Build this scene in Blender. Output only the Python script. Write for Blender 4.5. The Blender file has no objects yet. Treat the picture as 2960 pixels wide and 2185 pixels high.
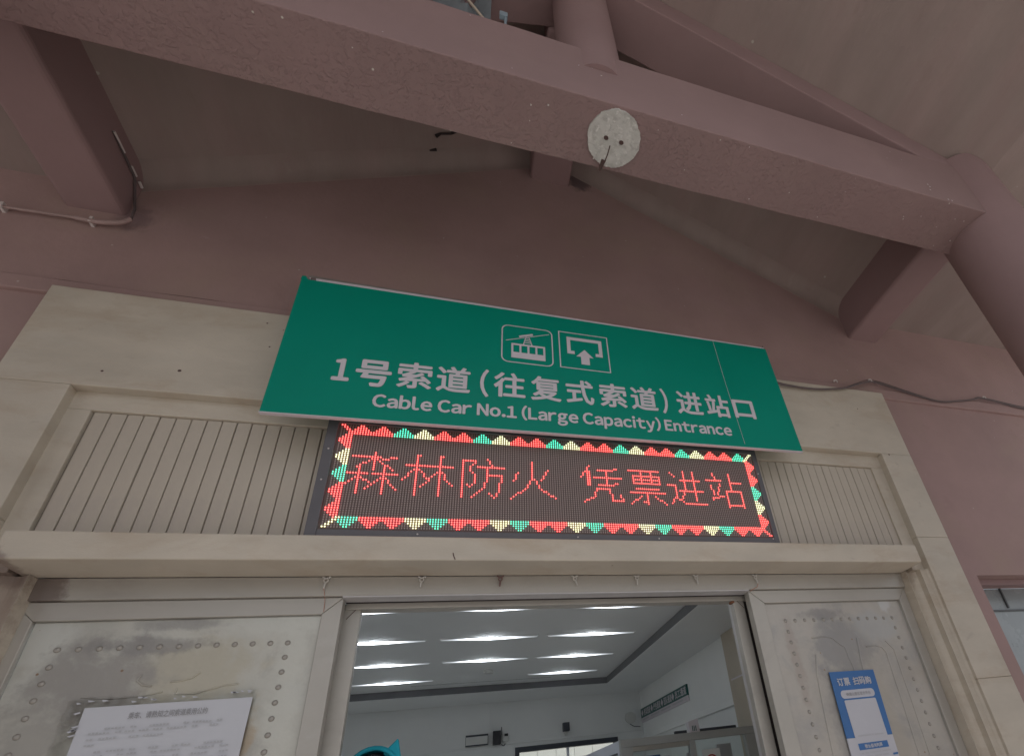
import bpy, bmesh, math, random
from mathutils import Vector, Matrix, noise

random.seed(7)
scene = bpy.context.scene
COL = scene.collection
GZ = 1.5                      # eye height above the paving; geometry below is measured from eye level

# ---------------------------------------------------------------- camera
def cam_axes(yaw, pitch, roll):
    f = Vector((math.sin(yaw)*math.cos(pitch), math.cos(yaw)*math.cos(pitch), math.sin(pitch)))
    r = Vector((math.cos(yaw), -math.sin(yaw), 0))
    d = f.cross(r)
    c, s = math.cos(roll), math.sin(roll)
    return c*r + s*d, -s*r + c*d, f
r_, d_, f_ = cam_axes(math.radians(21.0022), math.radians(29.59248), math.radians(8.002938))
cam_data = bpy.data.cameras.new("camera")
cam = bpy.data.objects.new("camera", cam_data)
COL.objects.link(cam)
m3 = Matrix((r_, -d_, -f_)).transposed()
cam.matrix_world = Matrix.Translation((0, 0, GZ)) @ m3.to_4x4()
cam_data.sensor_width = 36.0
cam_data.lens = 1484.535/2960*36
cam_data.shift_x = (1480-1852.308)/2960
cam_data.shift_y = (1420.372-1092.5)/2960
cam_data.clip_start = 0.05
cam_data.clip_end = 3000
scene.camera = cam

# ---------------------------------------------------------------- world, sun, exposure
SUN_EL, SUN_ROT = math.radians(64), math.radians(165)
world = bpy.data.worlds.new("World"); scene.world = world; world.use_nodes = True
wn = world.node_tree.nodes; wl = world.node_tree.links
bg = wn["Background"]
sky = wn.new("ShaderNodeTexSky"); sky.sky_type = 'NISHITA'; sky.sun_disc = False
sky.sun_elevation = SUN_EL; sky.sun_rotation = SUN_ROT
sky.dust_density = 4.0; sky.air_density = 1.0
hs = wn.new("ShaderNodeHueSaturation"); hs.inputs['Saturation'].default_value = 0.45
wl.new(sky.outputs[0], hs.inputs['Color']); wl.new(hs.outputs[0], bg.inputs[0])
bg.inputs[1].default_value = 0.12
sun_d = bpy.data.lights.new("sun", 'SUN'); sun_d.energy = 1.5; sun_d.angle = math.radians(18)
sun_d.color = (1.0, 0.97, 0.94)
sun = bpy.data.objects.new("sun", sun_d); COL.objects.link(sun)
sdir = Vector((math.sin(SUN_ROT)*math.cos(SUN_EL), math.cos(SUN_ROT)*math.cos(SUN_EL), math.sin(SUN_EL)))
sun.rotation_euler = (-sdir).to_track_quat('-Z', 'Y').to_euler()
sun.location = (0, -6, 9)
scene.view_settings.view_transform = 'Standard'
scene.view_settings.look = 'None'
scene.view_settings.gamma = 1.0
scene.view_settings.use_curve_mapping = False
scene.view_settings.exposure = 0.27
scene.cycles.max_bounces = 10
scene.cycles.diffuse_bounces = 6
scene.cycles.use_denoising = True

# ---------------------------------------------------------------- materials
def mat(name, col, rough=.6, var=.12, scale=4, bump=.15, bscale=60, metallic=0, stretch=(1,1,1), stain=None,
        specks=None, bumpdist=.004, spec=.4, under=None, emis=None, grad=None, blots=None):
    m = bpy.data.materials.new(name); m.use_nodes = True
    N, L = m.node_tree.nodes, m.node_tree.links
    b = N["Principled BSDF"]
    b.inputs['Roughness'].default_value = rough; b.inputs['Metallic'].default_value = metallic
    b.inputs['Specular IOR Level'].default_value = spec
    tc = N.new("ShaderNodeTexCoord"); mp = N.new("ShaderNodeMapping")
    mp.inputs['Scale'].default_value = stretch
    L.new(tc.outputs['Object'], mp.inputs[0])
    n1 = N.new("ShaderNodeTexNoise"); n1.inputs['Scale'].default_value = scale; n1.inputs['Detail'].default_value = 7
    n1.inputs['Roughness'].default_value = .62
    L.new(mp.outputs[0], n1.inputs['Vector'])
    rp = N.new("ShaderNodeValToRGB")
    rp.color_ramp.elements[0].position = .28; rp.color_ramp.elements[1].position = .72
    rp.color_ramp.elements[0].color = (*[max(0, c*(1-var)) for c in col], 1)
    rp.color_ramp.elements[1].color = (*[min(1, c*(1+var)) for c in col], 1)
    L.new(n1.outputs['Fac'], rp.inputs[0])
    out = rp.outputs[0]
    def mixin(out, fac, color):
        mx = N.new("ShaderNodeMix"); mx.data_type = 'RGBA'
        L.new(fac, mx.inputs[0]); L.new(out, mx.inputs[6]); mx.inputs[7].default_value = (*color, 1)
        return mx.outputs[2]
    for st in (stain or []):       # (color, scale, lo, hi, seed)
        n = N.new("ShaderNodeTexNoise"); n.inputs['Scale'].default_value = st[1]; n.inputs['Detail'].default_value = 8
        n.inputs['Roughness'].default_value = .68; n.inputs['Distortion'].default_value = .4
        mp2 = N.new("ShaderNodeMapping"); mp2.inputs['Location'].default_value = (st[4], st[4]*.7, -st[4])
        mp2.inputs['Scale'].default_value = stretch
        L.new(tc.outputs['Object'], mp2.inputs[0]); L.new(mp2.outputs[0], n.inputs['Vector'])
        r = N.new("ShaderNodeValToRGB"); r.color_ramp.elements[0].position = st[2]; r.color_ramp.elements[1].position = st[3]
        r.color_ramp.elements[1].color = (st[5] if len(st) > 5 else .85,)*3 + (1,)
        r.color_ramp.elements[0].color = (0, 0, 0, 1)
        L.new(n.outputs['Fac'], r.inputs[0]); out = mixin(out, r.outputs[0], st[0])
    for bl in (blots or []):       # colour patch (stain, painted reflection) with its own ragged outline: (cx, cz, rx, rz, color, strength)
        mb_ = N.new("ShaderNodeMapping"); mb_.inputs['Location'].default_value = (-bl[0]/bl[2], 0, -bl[1]/bl[3])
        mb_.inputs['Scale'].default_value = (1/bl[2], .001, 1/bl[3])
        L.new(tc.outputs['Object'], mb_.inputs[0])
        ln = N.new("ShaderNodeVectorMath"); ln.operation = 'LENGTH'; L.new(mb_.outputs[0], ln.inputs[0])
        nn = N.new("ShaderNodeTexNoise"); nn.inputs['Scale'].default_value = 13; nn.inputs['Detail'].default_value = 7; nn.inputs['Roughness'].default_value = .65
        L.new(tc.outputs['Object'], nn.inputs['Vector'])
        ma = N.new("ShaderNodeMath"); ma.operation = 'MULTIPLY_ADD'; ma.inputs[1].default_value = 2.2; L.new(nn.outputs['Fac'], ma.inputs[0]); L.new(ln.outputs['Value'], ma.inputs[2])
        r = N.new("ShaderNodeMapRange"); r.interpolation_type = 'SMOOTHSTEP'; r.inputs[1].default_value = 2.35; r.inputs[2].default_value = 1.65
        r.inputs[3].default_value = 0; r.inputs[4].default_value = bl[5]
        L.new(ma.outputs[0], r.inputs[0]); out = mixin(out, r.outputs[0], bl[4])
    if specks:                     # (color, scale, radius)
        v = N.new("ShaderNodeTexVoronoi"); v.inputs['Scale'].default_value = specks[1]
        L.new(tc.outputs['Object'], v.inputs['Vector'])
        r = N.new("ShaderNodeValToRGB"); r.color_ramp.interpolation = 'LINEAR'
        r.color_ramp.elements[0].position = specks[2]; r.color_ramp.elements[1].position = specks[2]*1.6
        r.color_ramp.elements[0].color = (1, 1, 1, 1); r.color_ramp.elements[1].color = (0, 0, 0, 1)
        L.new(v.outputs['Distance'], r.inputs[0])
        w = N.new("ShaderNodeSeparateColor"); L.new(v.outputs['Color'], w.inputs[0])
        gt = N.new("ShaderNodeMath"); gt.operation = 'GREATER_THAN'; gt.inputs[1].default_value = specks[3] if len(specks) > 3 else .5
        L.new(w.outputs[0], gt.inputs[0])
        mu = N.new("ShaderNodeMath"); mu.operation = 'MULTIPLY'; L.new(gt.outputs[0], mu.inputs[0]); L.new(r.outputs[0], mu.inputs[1])
        out = mixin(out, mu.outputs[0], specks[0])
    if grad:                       # form-board marks: (period in x, amount)
        sx = N.new("ShaderNodeSeparateXYZ"); L.new(tc.outputs['Object'], sx.inputs[0])
        n = N.new("ShaderNodeTexNoise"); n.noise_dimensions = '1D'; n.inputs['Scale'].default_value = 1/grad[0]; n.inputs['Detail'].default_value = 3
        L.new(sx.outputs['X'], n.inputs['W'])
        r = N.new("ShaderNodeMapRange"); r.inputs[1].default_value = .35; r.inputs[2].default_value = .65
        r.inputs[3].default_value = 1-grad[1]; r.inputs[4].default_value = 1+grad[1]
        L.new(n.outputs['Fac'], r.inputs[0])
        mx = N.new("ShaderNodeVectorMath"); mx.operation = 'SCALE'
        L.new(out, mx.inputs[0]); L.new(r.outputs[0], mx.inputs['Scale']); out = mx.outputs[0]
    L.new(out, b.inputs['Base Color'])
    n2 = N.new("ShaderNodeTexNoise"); n2.inputs['Scale'].default_value = bscale; n2.inputs['Detail'].default_value = 5
    L.new(mp.outputs[0], n2.inputs['Vector'])
    bp = N.new("ShaderNodeBump"); bp.inputs['Strength'].default_value = bump; bp.inputs['Distance'].default_value = bumpdist
    L.new(n2.outputs['Fac'], bp.inputs['Height']); last = bp
    if under:                      # rough brushed-on paint on faces that look down: (strength, scale)
        ge = N.new("ShaderNodeNewGeometry"); sp = N.new("ShaderNodeSeparateXYZ"); L.new(ge.outputs['True Normal'], sp.inputs[0])
        lt = N.new("ShaderNodeMath"); lt.operation = 'LESS_THAN'; lt.inputs[1].default_value = -.6; L.new(sp.outputs['Z'], lt.inputs[0])
        n3 = N.new("ShaderNodeTexNoise"); n3.inputs['Scale'].default_value = under[1]; n3.inputs['Detail'].default_value = 3
        n3.inputs['Distortion'].default_value = .5; n3.inputs['Detail'].default_value = 6; n3.inputs['Roughness'].default_value = .55
        L.new(tc.outputs['Object'], n3.inputs['Vector'])
        rr = N.new("ShaderNodeValToRGB"); rr.color_ramp.elements[0].position = .5; rr.color_ramp.elements[1].position = .68
        L.new(n3.outputs['Fac'], rr.inputs[0])
        n4 = N.new("ShaderNodeTexNoise"); n4.inputs['Scale'].default_value = 4.5; n4.inputs['Detail'].default_value = 3; L.new(tc.outputs['Object'], n4.inputs['Vector'])
        r4 = N.new("ShaderNodeMapRange"); r4.inputs[1].default_value = .36; r4.inputs[2].default_value = .62; r4.inputs[3].default_value = .3; L.new(n4.outputs['Fac'], r4.inputs[0])
        m4 = N.new("ShaderNodeMath"); m4.operation = 'MULTIPLY'; L.new(rr.outputs[0], m4.inputs[0]); L.new(r4.outputs[0], m4.inputs[1])
        mu = N.new("ShaderNodeMath"); mu.operation = 'MULTIPLY'; L.new(m4.outputs[0], mu.inputs[0]); L.new(lt.outputs[0], mu.inputs[1])
        b2 = N.new("ShaderNodeBump"); b2.inputs['Strength'].default_value = under[0]; b2.inputs['Distance'].default_value = .006
        L.new(mu.outputs[0], b2.inputs['Height']); L.new(bp.outputs[0], b2.inputs['Normal']); last = b2
    L.new(last.outputs[0], b.inputs['Normal'])
    rn = N.new("ShaderNodeMapRange"); rn.inputs[3].default_value = max(.05, rough-.12); rn.inputs[4].default_value = min(1, rough+.12)
    L.new(n1.outputs['Fac'], rn.inputs[0]); L.new(rn.outputs[0], b.inputs['Roughness'])
    if emis:
        b.inputs['Emission Color'].default_value = (*emis[0], 1); b.inputs['Emission Strength'].default_value = emis[1]
    return m

def flat(name, col, rough=.5, metallic=0, emis=None, spec=.4):
    m = bpy.data.materials.new(name); m.use_nodes = True
    b = m.node_tree.nodes["Principled BSDF"]
    b.inputs['Base Color'].default_value = (*col, 1); b.inputs['Roughness'].default_value = rough
    b.inputs['Metallic'].default_value = metallic; b.inputs['Specular IOR Level'].default_value = spec
    if emis:
        b.inputs['Emission Color'].default_value = (*emis[0], 1); b.inputs['Emission Strength'].default_value = emis[1]
    return m

M = {}
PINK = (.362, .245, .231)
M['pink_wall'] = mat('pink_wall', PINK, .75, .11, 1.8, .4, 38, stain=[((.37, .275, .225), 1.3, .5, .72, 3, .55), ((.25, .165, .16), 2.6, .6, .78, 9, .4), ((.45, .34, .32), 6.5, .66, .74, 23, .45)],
                     specks=((.5, .42, .38), 9, .03, .7),
                     blots=[(.67, 5.53, .085, .12, (.09, .065, .07), .8), (-1.66, 4.24, .07, .10, (.16, .11, .12), .5)])  # dark patches right of the ridge purlin and by the left purlin
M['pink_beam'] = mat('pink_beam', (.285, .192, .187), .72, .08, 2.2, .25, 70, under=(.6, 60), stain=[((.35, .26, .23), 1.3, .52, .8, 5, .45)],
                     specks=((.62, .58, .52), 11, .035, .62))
M['pink_log'] = mat('pink_log', (.305, .205, .203), .7, .08, 2.0, .2, 60, stain=[((.28, .17, .17), 2.0, .55, .8, 2, .4)])
M['soffit'] = mat('soffit', (.315, .252, .229), .85, .10, 2.6, .35, 30, stain=[((.33, .225, .215), 1.6, .46, .72, 4, .5), ((.23, .18, .155), 5, .6, .8, 8, .5), ((.40, .36, .31), 3.0, .62, .76, 18, .4)],
                  stretch=(1.5, .55, 1), grad=(.20, .035), specks=((.45, .42, .37), 7, .04, .7))
M['stone'] = mat('stone', (.53, .475, .395), .55, .11, 2.6, .16, 90, stretch=(1, 1, 2.2), stain=[((.43, .34, .25), 2.3, .52, .72, 1, .7), ((.56, .52, .45), 3.4, .55, .75, 15, .6), ((.36, .31, .26), 8, .64, .76, 6, .55)],
                 blots=[(-1.92, 2.20, .07, .26, (.27, .20, .165), .65), (1.885, 2.33, .035, .06, (.30, .24, .19), .6), (-1.90, 2.36, .05, .04, (.20, .15, .13), .6)],
                 specks=((.25, .2, .16), 6, .02, .8))
M['stone_slat'] = mat('stone_slat', (.49, .435, .365), .62, .09, 3.5, .25, 60, stretch=(1, 1, .5), stain=[((.40, .35, .33), 4, .52, .76, 12, .5)])
M['joint'] = flat('joint', (.24, .21, .175), .9)
M['metal'] = mat('metal', (.48, .47, .42), .42, .10, 5, .28, 20, metallic=.2, stain=[((.31, .295, .27), 5.4, .54, .66, 14, .5), ((.46, .46, .43), 6.0, .56, .68, 30, .6), ((.30, .18, .11), 9, .72, .8, 2, .5)],
                 blots=[(-.40, 2.17, .10, .28, (.56, .565, .52), .8), (.33, 2.17, .22, .05, (.54, .54, .49), .7), (.35, 1.95, .055, .30, (.54, .535, .48), .7), (.05, 2.00, .20, .12, (.44, .40, .31), .7),
                        (-.20, 1.99, .18, .13, (.31, .295, .275), .85), (-.31, 1.72, .09, .32, (.35, .335, .305), .75), (-.08, 2.10, .16, .03, (.26, .25, .24), .7), (.24, 1.74, .05, .13, (.40, .31, .21), .75), (-.02, 2.175, .13, .025, (.26, .25, .24), .6)],
                 specks=((.25, .17, .11), 23, .07, .8), bumpdist=.008)
M['metal_frame'] = mat('metal_frame', (.43, .405, .365), .42, .09, 2.5, .15, 30, metallic=.3, stretch=(.5, 1, 1), stain=[((.31, .28, .26), 2.6, .52, .72, 8, .6), ((.50, .49, .46), 4, .58, .75, 3, .5)],
                       blots=[(-1.85, .03, .10, .08, (.16, .12, .105), .8)])
M['metal_right'] = mat('metal_right', (.44, .41, .37), .38, .10, 5, .25, 18, metallic=.25, stain=[((.32, .31, .305), 4.2, .5, .64, 17, .5), ((.41, .36, .30), 5.2, .54, .7, 5, .5), ((.33, .18, .13), 7, .72, .82, 11, .5)],
                 blots=[(-.02, 1.97, .20, .15, (.29, .285, .28), .8), (.22, 2.05, .14, .09, (.42, .42, .41), .7), (-.31, 1.90, .035, .20, (.33, .27, .235), .45), (-.08, 2.13, .12, .03, (.26, .25, .24), .7), (.33, 2.17, .05, .04, (.55, .55, .54), .7), (.10, 1.5, .08, .4, (.43, .39, .33), .6), (-.15, 1.45, .07, .4, (.28, .27, .26), .6)],  # whitish patch near the top right corner is a painted reflection
                 specks=((.28, .19, .13), 19, .06, .8), bumpdist=.008)
M['dirt'] = mat('dirt', (.13, .085, .075), .9, .3, 20, .3, 60)
M['dark'] = flat('dark', (.03, .022, .022), .8)
M['rust'] = mat('rust', (.20, .09, .05), .85, .25, 20)
M['rivet'] = mat('rivet', (.33, .31, .28), .4, .15, 30, metallic=.35)
M['sign_green'] = mat('sign_green', (.001, .245, .172), .42, .07, 1.4, .10, 3.5, spec=.15, bumpdist=.01)
M['sign_white'] = mat('sign_white', (.60, .56, .60), .45, .03)
M['trim'] = mat('trim', (.52, .50, .50), .4, .1, 8, metallic=.2)
M['rail'] = mat('rail', (.30, .27, .25), .5, .15, 8, metallic=.3)
M['led_case'] = mat('led_case', (.115, .11, .12), .45, .1, 5, .1, 50)
M['led_face'] = flat('led_face', (.12, .085, .08), .7)
M['led_off'] = flat('led_off', (.34, .27, .25), .35)
def led(name, lens, core, s1, s2):
    M[name] = flat(name, (.3, .1, .1), .4, emis=(lens, s1)); M[name+'_core'] = flat(name+'_core', (.5, .5, .5), .4, emis=(core, s2))
led('led_red', (1, .0, .07), (1, .10, .075), .30, 3.6)
led('led_green', (.0, .62, .32), (.04, 1, .62), .22, 1.8)
led('led_white', (.60, .75, .25), (.90, 1, .62), .24, 2.0)
M['wire'] = mat('wire', (.13, .10, .10), .6, .2)
M['conduit'] = mat('conduit', (.36, .255, .24), .5, .15, 6)
M['conduit_white'] = mat('conduit_white', (.62, .56, .54), .5, .1)
M['patch'] = mat('patch', (.56, .55, .52), .8, .16, 14, 1.0, 48, stain=[((.42, .41, .385), 30, .50, .62, 3, .8), ((.72, .71, .68), 42, .56, .64, 9, .8)])
M['hole'] = flat('hole', (.10, .06, .055), .9)
M['hook'] = mat('hook', (.60, .58, .55), .45, .15, 30, metallic=.4)
M['hook_rust'] = mat('hook_rust', (.22, .14, .13), .7, .2, 30, metallic=.2)
M['thread'] = flat('thread', (.42, .18, .12), .8)
M['paper'] = mat('paper', (.53, .54, .575), .6, .03, 5, .2, 7)
M['ink'] = flat('ink', (.45, .455, .475), .7)
M['ink_dark'] = flat('ink_dark', (.30, .30, .31), .7)
M['poster_blue'] = mat('poster_blue', (.055, .155, .37), .35, .06, 6)
M['poster_white'] = mat('poster_white', (.50, .50, .54), .4, .03)
M['room_wall'] = mat('room_wall', (.76, .77, .765), .8, .04, 1.2, .08, 40)
M['room_ceiling'] = mat('room_ceiling', (.80, .805, .80), .5, .03, 1.5, .03, 20, spec=.5)
M['cove'] = mat('cove', (.17, .17, .18), .7, .08)
M['tan_stone'] = mat('tan_stone', (.47, .41, .33), .35, .1, 3, .05)
M['tile'] = mat('tile', (.70, .70, .69), .4, .1, 3)
M['alu'] = mat('alu', (.42, .42, .41), .45, .05, 4, metallic=.15)
M['board'] = mat('board', (.62, .64, .72), .5, .04)
M['black'] = flat('black', (.015, .015, .02), .4)
M['slate'] = flat('slate', (.05, .055, .07), .5)
M['white_pl'] = flat('white_pl', (.62, .62, .6), .4)
M['dark_green'] = flat('dark_green', (.015, .10, .09), .4)
M['yard_tile'] = mat('yard_tile', (.80, .79, .75), .5, .04)
M['paving'] = mat('paving', (.50, .47, .44), .7, .12, 2, .2, 40, stain=[((.3, .27, .25), 1.3, .5, .8, 2)])
M['ground'] = mat('ground', (.44, .425, .40), .85, .15, .6, .3, 20)
M['hood'] = mat('hood', (.015, .40, .52), .75, .12, 12, .5, 120)
M['hair'] = mat('hair', (.012, .010, .012), .5, .3, 40, .5, 200, stretch=(3, 3, .4))
M['skin'] = mat('skin', (.52, .32, .24), .5, .05)
M['trousers'] = mat('trousers', (.05, .055, .08), .8, .1)
M['shoe'] = flat('shoe', (.5, .5, .5), .6)
M['red'] = flat('red', (.45, .05, .04), .5)
M['sheet'] = mat('sheet', (.19, .22, .24), .35, .25, 5, .5, 9)
M['stick'] = mat('stick', (.50, .42, .34), .6, .1)
M['pale_blue'] = flat('pale_blue', (.28, .36, .42), .4)
M['bar'] = flat('bar', (.13, .14, .15), .5)
M['window_film'] = mat('window_film', (.36, .40, .42), .28, .12, 2.2, .05, 6, stain=[((.27, .31, .33), 3, .5, .7, 4, .6)])
# clear glass
g = bpy.data.materials.new('glass'); g.use_nodes = True
N, L = g.node_tree.nodes, g.node_tree.links
b = N["Principled BSDF"]; gl = N.new("ShaderNodeBsdfGlossy"); tr = N.new("ShaderNodeBsdfTransparent"); mx = N.new("ShaderNodeMixShader"); fr = N.new("ShaderNodeFresnel")
gl.inputs['Roughness'].default_value = .02; tr.inputs[0].default_value = (.93, .96, .95, 1)
L.new(fr.outputs[0], mx.inputs[0]); L.new(tr.outputs[0], mx.inputs[1]); L.new(gl.outputs[0], mx.inputs[2]); L.new(mx.outputs[0], N["Material Output"].inputs[0])
M['glass'] = g
f = g.copy(); f.name = 'film'; M['film'] = f
fn = f.node_tree.nodes
for n in fn:
    if n.type == 'BSDF_GLOSSY': n.inputs['Roughness'].default_value = .16
    if n.type == 'BSDF_TRANSPARENT': n.inputs[0].default_value = (.97, .97, .96, 1)
    if n.type == 'FRESNEL': n.inputs['IOR'].default_value = 1.4
# ceiling lamp: glow strongest at the tube in the middle of the lens
lm = bpy.data.materials.new('lamp_lens'); lm.use_nodes = True
N, L = lm.node_tree.nodes, lm.node_tree.links
b = N["Principled BSDF"]; tc = N.new("ShaderNodeTexCoord"); sp = N.new("ShaderNodeSeparateXYZ"); ab = N.new("ShaderNodeMath"); ab.operation = 'ABSOLUTE'
mr = N.new("ShaderNodeMapRange"); mr.interpolation_type = 'SMOOTHERSTEP'; mr.inputs[1].default_value = .45; mr.inputs[2].default_value = .02; mr.inputs[3].default_value = .7; mr.inputs[4].default_value = 8.5
L.new(tc.outputs['Object'], sp.inputs[0]); L.new(sp.outputs['X'], ab.inputs[0])
m1 = N.new("ShaderNodeMath"); m1.operation = 'DIVIDE'; m1.inputs[1].default_value = .155; L.new(ab.outputs[0], m1.inputs[0])
m2 = N.new("ShaderNodeMath"); m2.operation = 'POWER'; m2.inputs[1].default_value = 1.6; L.new(m1.outputs[0], m2.inputs[0])
m3_ = N.new("ShaderNodeMath"); m3_.operation = 'MULTIPLY'; m3_.inputs[1].default_value = -1; L.new(m2.outputs[0], m3_.inputs[0])
m4_ = N.new("ShaderNodeMath"); m4_.operation = 'EXPONENT'; L.new(m3_.outputs[0], m4_.inputs[0])
m5 = N.new("ShaderNodeMath"); m5.operation = 'MULTIPLY_ADD'; m5.inputs[1].default_value = 13; m5.inputs[2].default_value = .14; L.new(m4_.outputs[0], m5.inputs[0])
L.new(m5.outputs[0], b.inputs['Emission Strength'])
b.inputs['Emission Color'].default_value = (.86, .93, 1, 1); b.inputs['Base Color'].default_value = (.6, .6, .6, 1)
M['lamp_lens'] = lm

# ---------------------------------------------------------------- mesh builder
class MB:
    def __init__(s): s.v = []; s.f = []; s.smooth = False
    def box(s, x0, x1, y0, y1, z0, z1):
        n = len(s.v)
        s.v += [(x, y, z) for z in (z0, z1) for y in (y0, y1) for x in (x0, x1)]
        s.f += [tuple(n+i for i in q) for q in ((0,2,3,1),(4,5,7,6),(0,1,5,4),(2,6,7,3),(0,4,6,2),(1,3,7,5))]
        return s
    def poly_xz(s, pts, y0, y1):
        """prism of an outline in x,z between two depths"""
        n = len(s.v); k = len(pts)
        a = sum(pts[i][0]*pts[(i+1) % k][1]-pts[(i+1) % k][0]*pts[i][1] for i in range(k))
        if a < 0: pts = pts[::-1]
        s.v += [(x, y0, z) for x, z in pts] + [(x, y1, z) for x, z in pts]
        s.f.append(tuple(range(n, n+k))); s.f.append(tuple(range(n+2*k-1, n+k-1, -1)))
        for i in range(k):
            j = (i+1) % k; s.f.append((n+i, n+k+i, n+k+j, n+j))
        return s
    def prism_xy(s, pts, z0, z1):
        n = len(s.v); k = len(pts)
        a = sum(pts[i][0]*pts[(i+1) % k][1]-pts[(i+1) % k][0]*pts[i][1] for i in range(k))
        if a < 0: pts = pts[::-1]
        s.v += [(x, y, z0) for x, y in pts] + [(x, y, z1) for x, y in pts]
        s.f.append(tuple(range(n+k-1, n-1, -1))); s.f.append(tuple(range(n+k, n+2*k)))
        for i in range(k):
            j = (i+1) % k; s.f.append((n+i, n+j, n+k+j, n+k+i))
        return s
    def tube(s, pts, r, seg=8, closed=False):
        pts = [Vector(p) for p in pts]; n0 = len(s.v); k = len(pts)
        rr = r if isinstance(r, (list, tuple)) else [r]*k
        up = Vector((0, 0, 1)); prev = None
        for i, p in enumerate(pts):
            if closed: t = pts[(i+1) % k]-pts[i-1]
            else: t = pts[min(i+1, k-1)]-pts[max(i-1, 0)]
            t.normalize()
            a = (prev if prev is not None else (up if abs(t.z) < .9 else Vector((1, 0, 0))))
            a = (a - t*a.dot(t)).normalized(); b = t.cross(a); prev = a
            for j in range(seg):
                q = 2*math.pi*j/seg
                s.v.append(tuple(p + (a*math.cos(q)+b*math.sin(q))*rr[i]))
        for i in range(k if closed else k-1):
            for j in range(seg):
                i2 = (i+1) % k; j2 = (j+1) % seg
                s.f.append((n0+i*seg+j, n0+i*seg+j2, n0+i2*seg+j2, n0+i2*seg+j))
        if not closed:
            s.f.append(tuple(n0+j for j in range(seg-1, -1, -1))); s.f.append(tuple(n0+(k-1)*seg+j for j in range(seg)))
        s.smooth = True
        return s
    def dome(s, c, r, h, seg=10, rings=3, axis='-y'):
        n0 = len(s.v)
        for i in range(rings):
            a = math.pi/2*i/rings
            for j in range(seg):
                q = 2*math.pi*j/seg
                s.v.append((c[0]+r*math.cos(a)*math.cos(q), c[1]-h*math.sin(a), c[2]+r*math.cos(a)*math.sin(q)))
        s.v.append((c[0], c[1]-h, c[2]))
        for i in range(rings-1):
            for j in range(seg):
                j2 = (j+1) % seg; s.f.append((n0+i*seg+j, n0+i*seg+j2, n0+(i+1)*seg+j2, n0+(i+1)*seg+j))
        for j in range(seg): s.f.append((n0+(rings-1)*seg+j, n0+(rings-1)*seg+(j+1) % seg, n0+rings*seg))
        s.smooth = True
        return s
    def disc_y(s, c, r, seg=6):
        n = len(s.v)
        s.v += [(c[0]+r*math.cos(2*math.pi*j/seg), c[1], c[2]+r*math.sin(2*math.pi*j/seg)) for j in range(seg)]
        s.f.append(tuple(n+j for j in range(seg)))
        return s

BASE = {}
def setp(o, label=None, cat=None, group=None, kind=None):
    if label: o['label'] = label
    if cat: o['category'] = cat
    if group: o['group'] = group
    if kind: o['kind'] = kind
    return o
def thing(name, label, cat, base, group=None):
    o = bpy.data.objects.new(name, None); o.empty_display_size = .1; COL.objects.link(o)
    o.location = (base[0], base[1], base[2]+GZ); BASE[o.name] = Vector(base)
    return setp(o, label, cat, group)
def link(name, me, base, parent):
    o = bpy.data.objects.new(name, me); COL.objects.link(o)
    if parent is None:
        o.location = (base[0], base[1], base[2]+GZ)
    else:
        o.parent = parent; o.location = Vector(base)-BASE[parent.name]
    BASE[o.name] = Vector(base)
    return o
def build(name, mb, material, parent=None, base=None, bevel=0, smooth=None, label=None, segs=2):
    if base is None: base = BASE[parent.name] if parent is not None else (0, 0, 0)
    b = Vector(base)
    me = bpy.data.meshes.new(name)
    me.from_pydata([tuple(Vector(v)-b) for v in mb.v], [], mb.f)
    me.materials.append(M[material])
    if bevel:
        bm = bmesh.new(); bm.from_mesh(me)
        ed = [e for e in bm.edges if len(e.link_faces) == 2 and e.calc_face_angle(0) > .5]
        bmesh.ops.bevel(bm, geom=ed, offset=bevel, segments=segs, profile=.5, affect='EDGES')
        bm.to_mesh(me); bm.free()
    if (mb.smooth if smooth is None else smooth) or bevel:
        for p in me.polygons: p.use_smooth = True
        me.set_sharp_from_angle(angle=math.radians(14 if bevel else (50 if mb.smooth else 35)))
    me.update()
    o = link(name, me, base, parent)
    if label: o['label'] = label
    return o
def solo(name, mb, material, label, cat, base, group=None, kind=None, bevel=0, smooth=None):
    o = build(name, mb, material, None, base, bevel, smooth)
    return setp(o, label, cat, group, kind)
def dup(root, delta, label=None, group=None):
    r = root.copy(); COL.objects.link(r); r.location = root.location + Vector(delta)
    BASE[r.name] = BASE[root.name] + Vector(delta)
    if label: r['label'] = label
    if group: r['group'] = group
    for ch in list(root.children):
        c = ch.copy(); COL.objects.link(c); c.parent = r
        for g2 in ch.children:
            d = g2.copy(); COL.objects.link(d); d.parent = c
    return r

def rough_up(o, amp, freq, cuts=0, seed=0):
    """slightly uneven hand-finished surface"""
    me = o.data
    if cuts:
        bm = bmesh.new(); bm.from_mesh(me)
        bmesh.ops.subdivide_edges(bm, edges=[e for e in bm.edges if e.calc_length() > .3], cuts=cuts, use_grid_fill=True)
        bm.to_mesh(me); bm.free()
    for v in me.vertices:
        n = noise.noise_vector(Vector(v.co)*freq + Vector((seed, seed, seed)))
        v.co += n*amp
    me.update()

# ================================================================= SETTING
gd = MB(); gd.box(-600, 600, -600, 900, -1.75, -1.52)
solo('ground', gd, 'ground', None, None, (0, 0, -1.52), kind='structure')
pv = MB(); pv.box(-7, 8, -4.5, 2.2, -1.60, -1.5)
solo('paving', pv, 'paving', None, None, (0, -1, -1.5), kind='structure')

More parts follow.
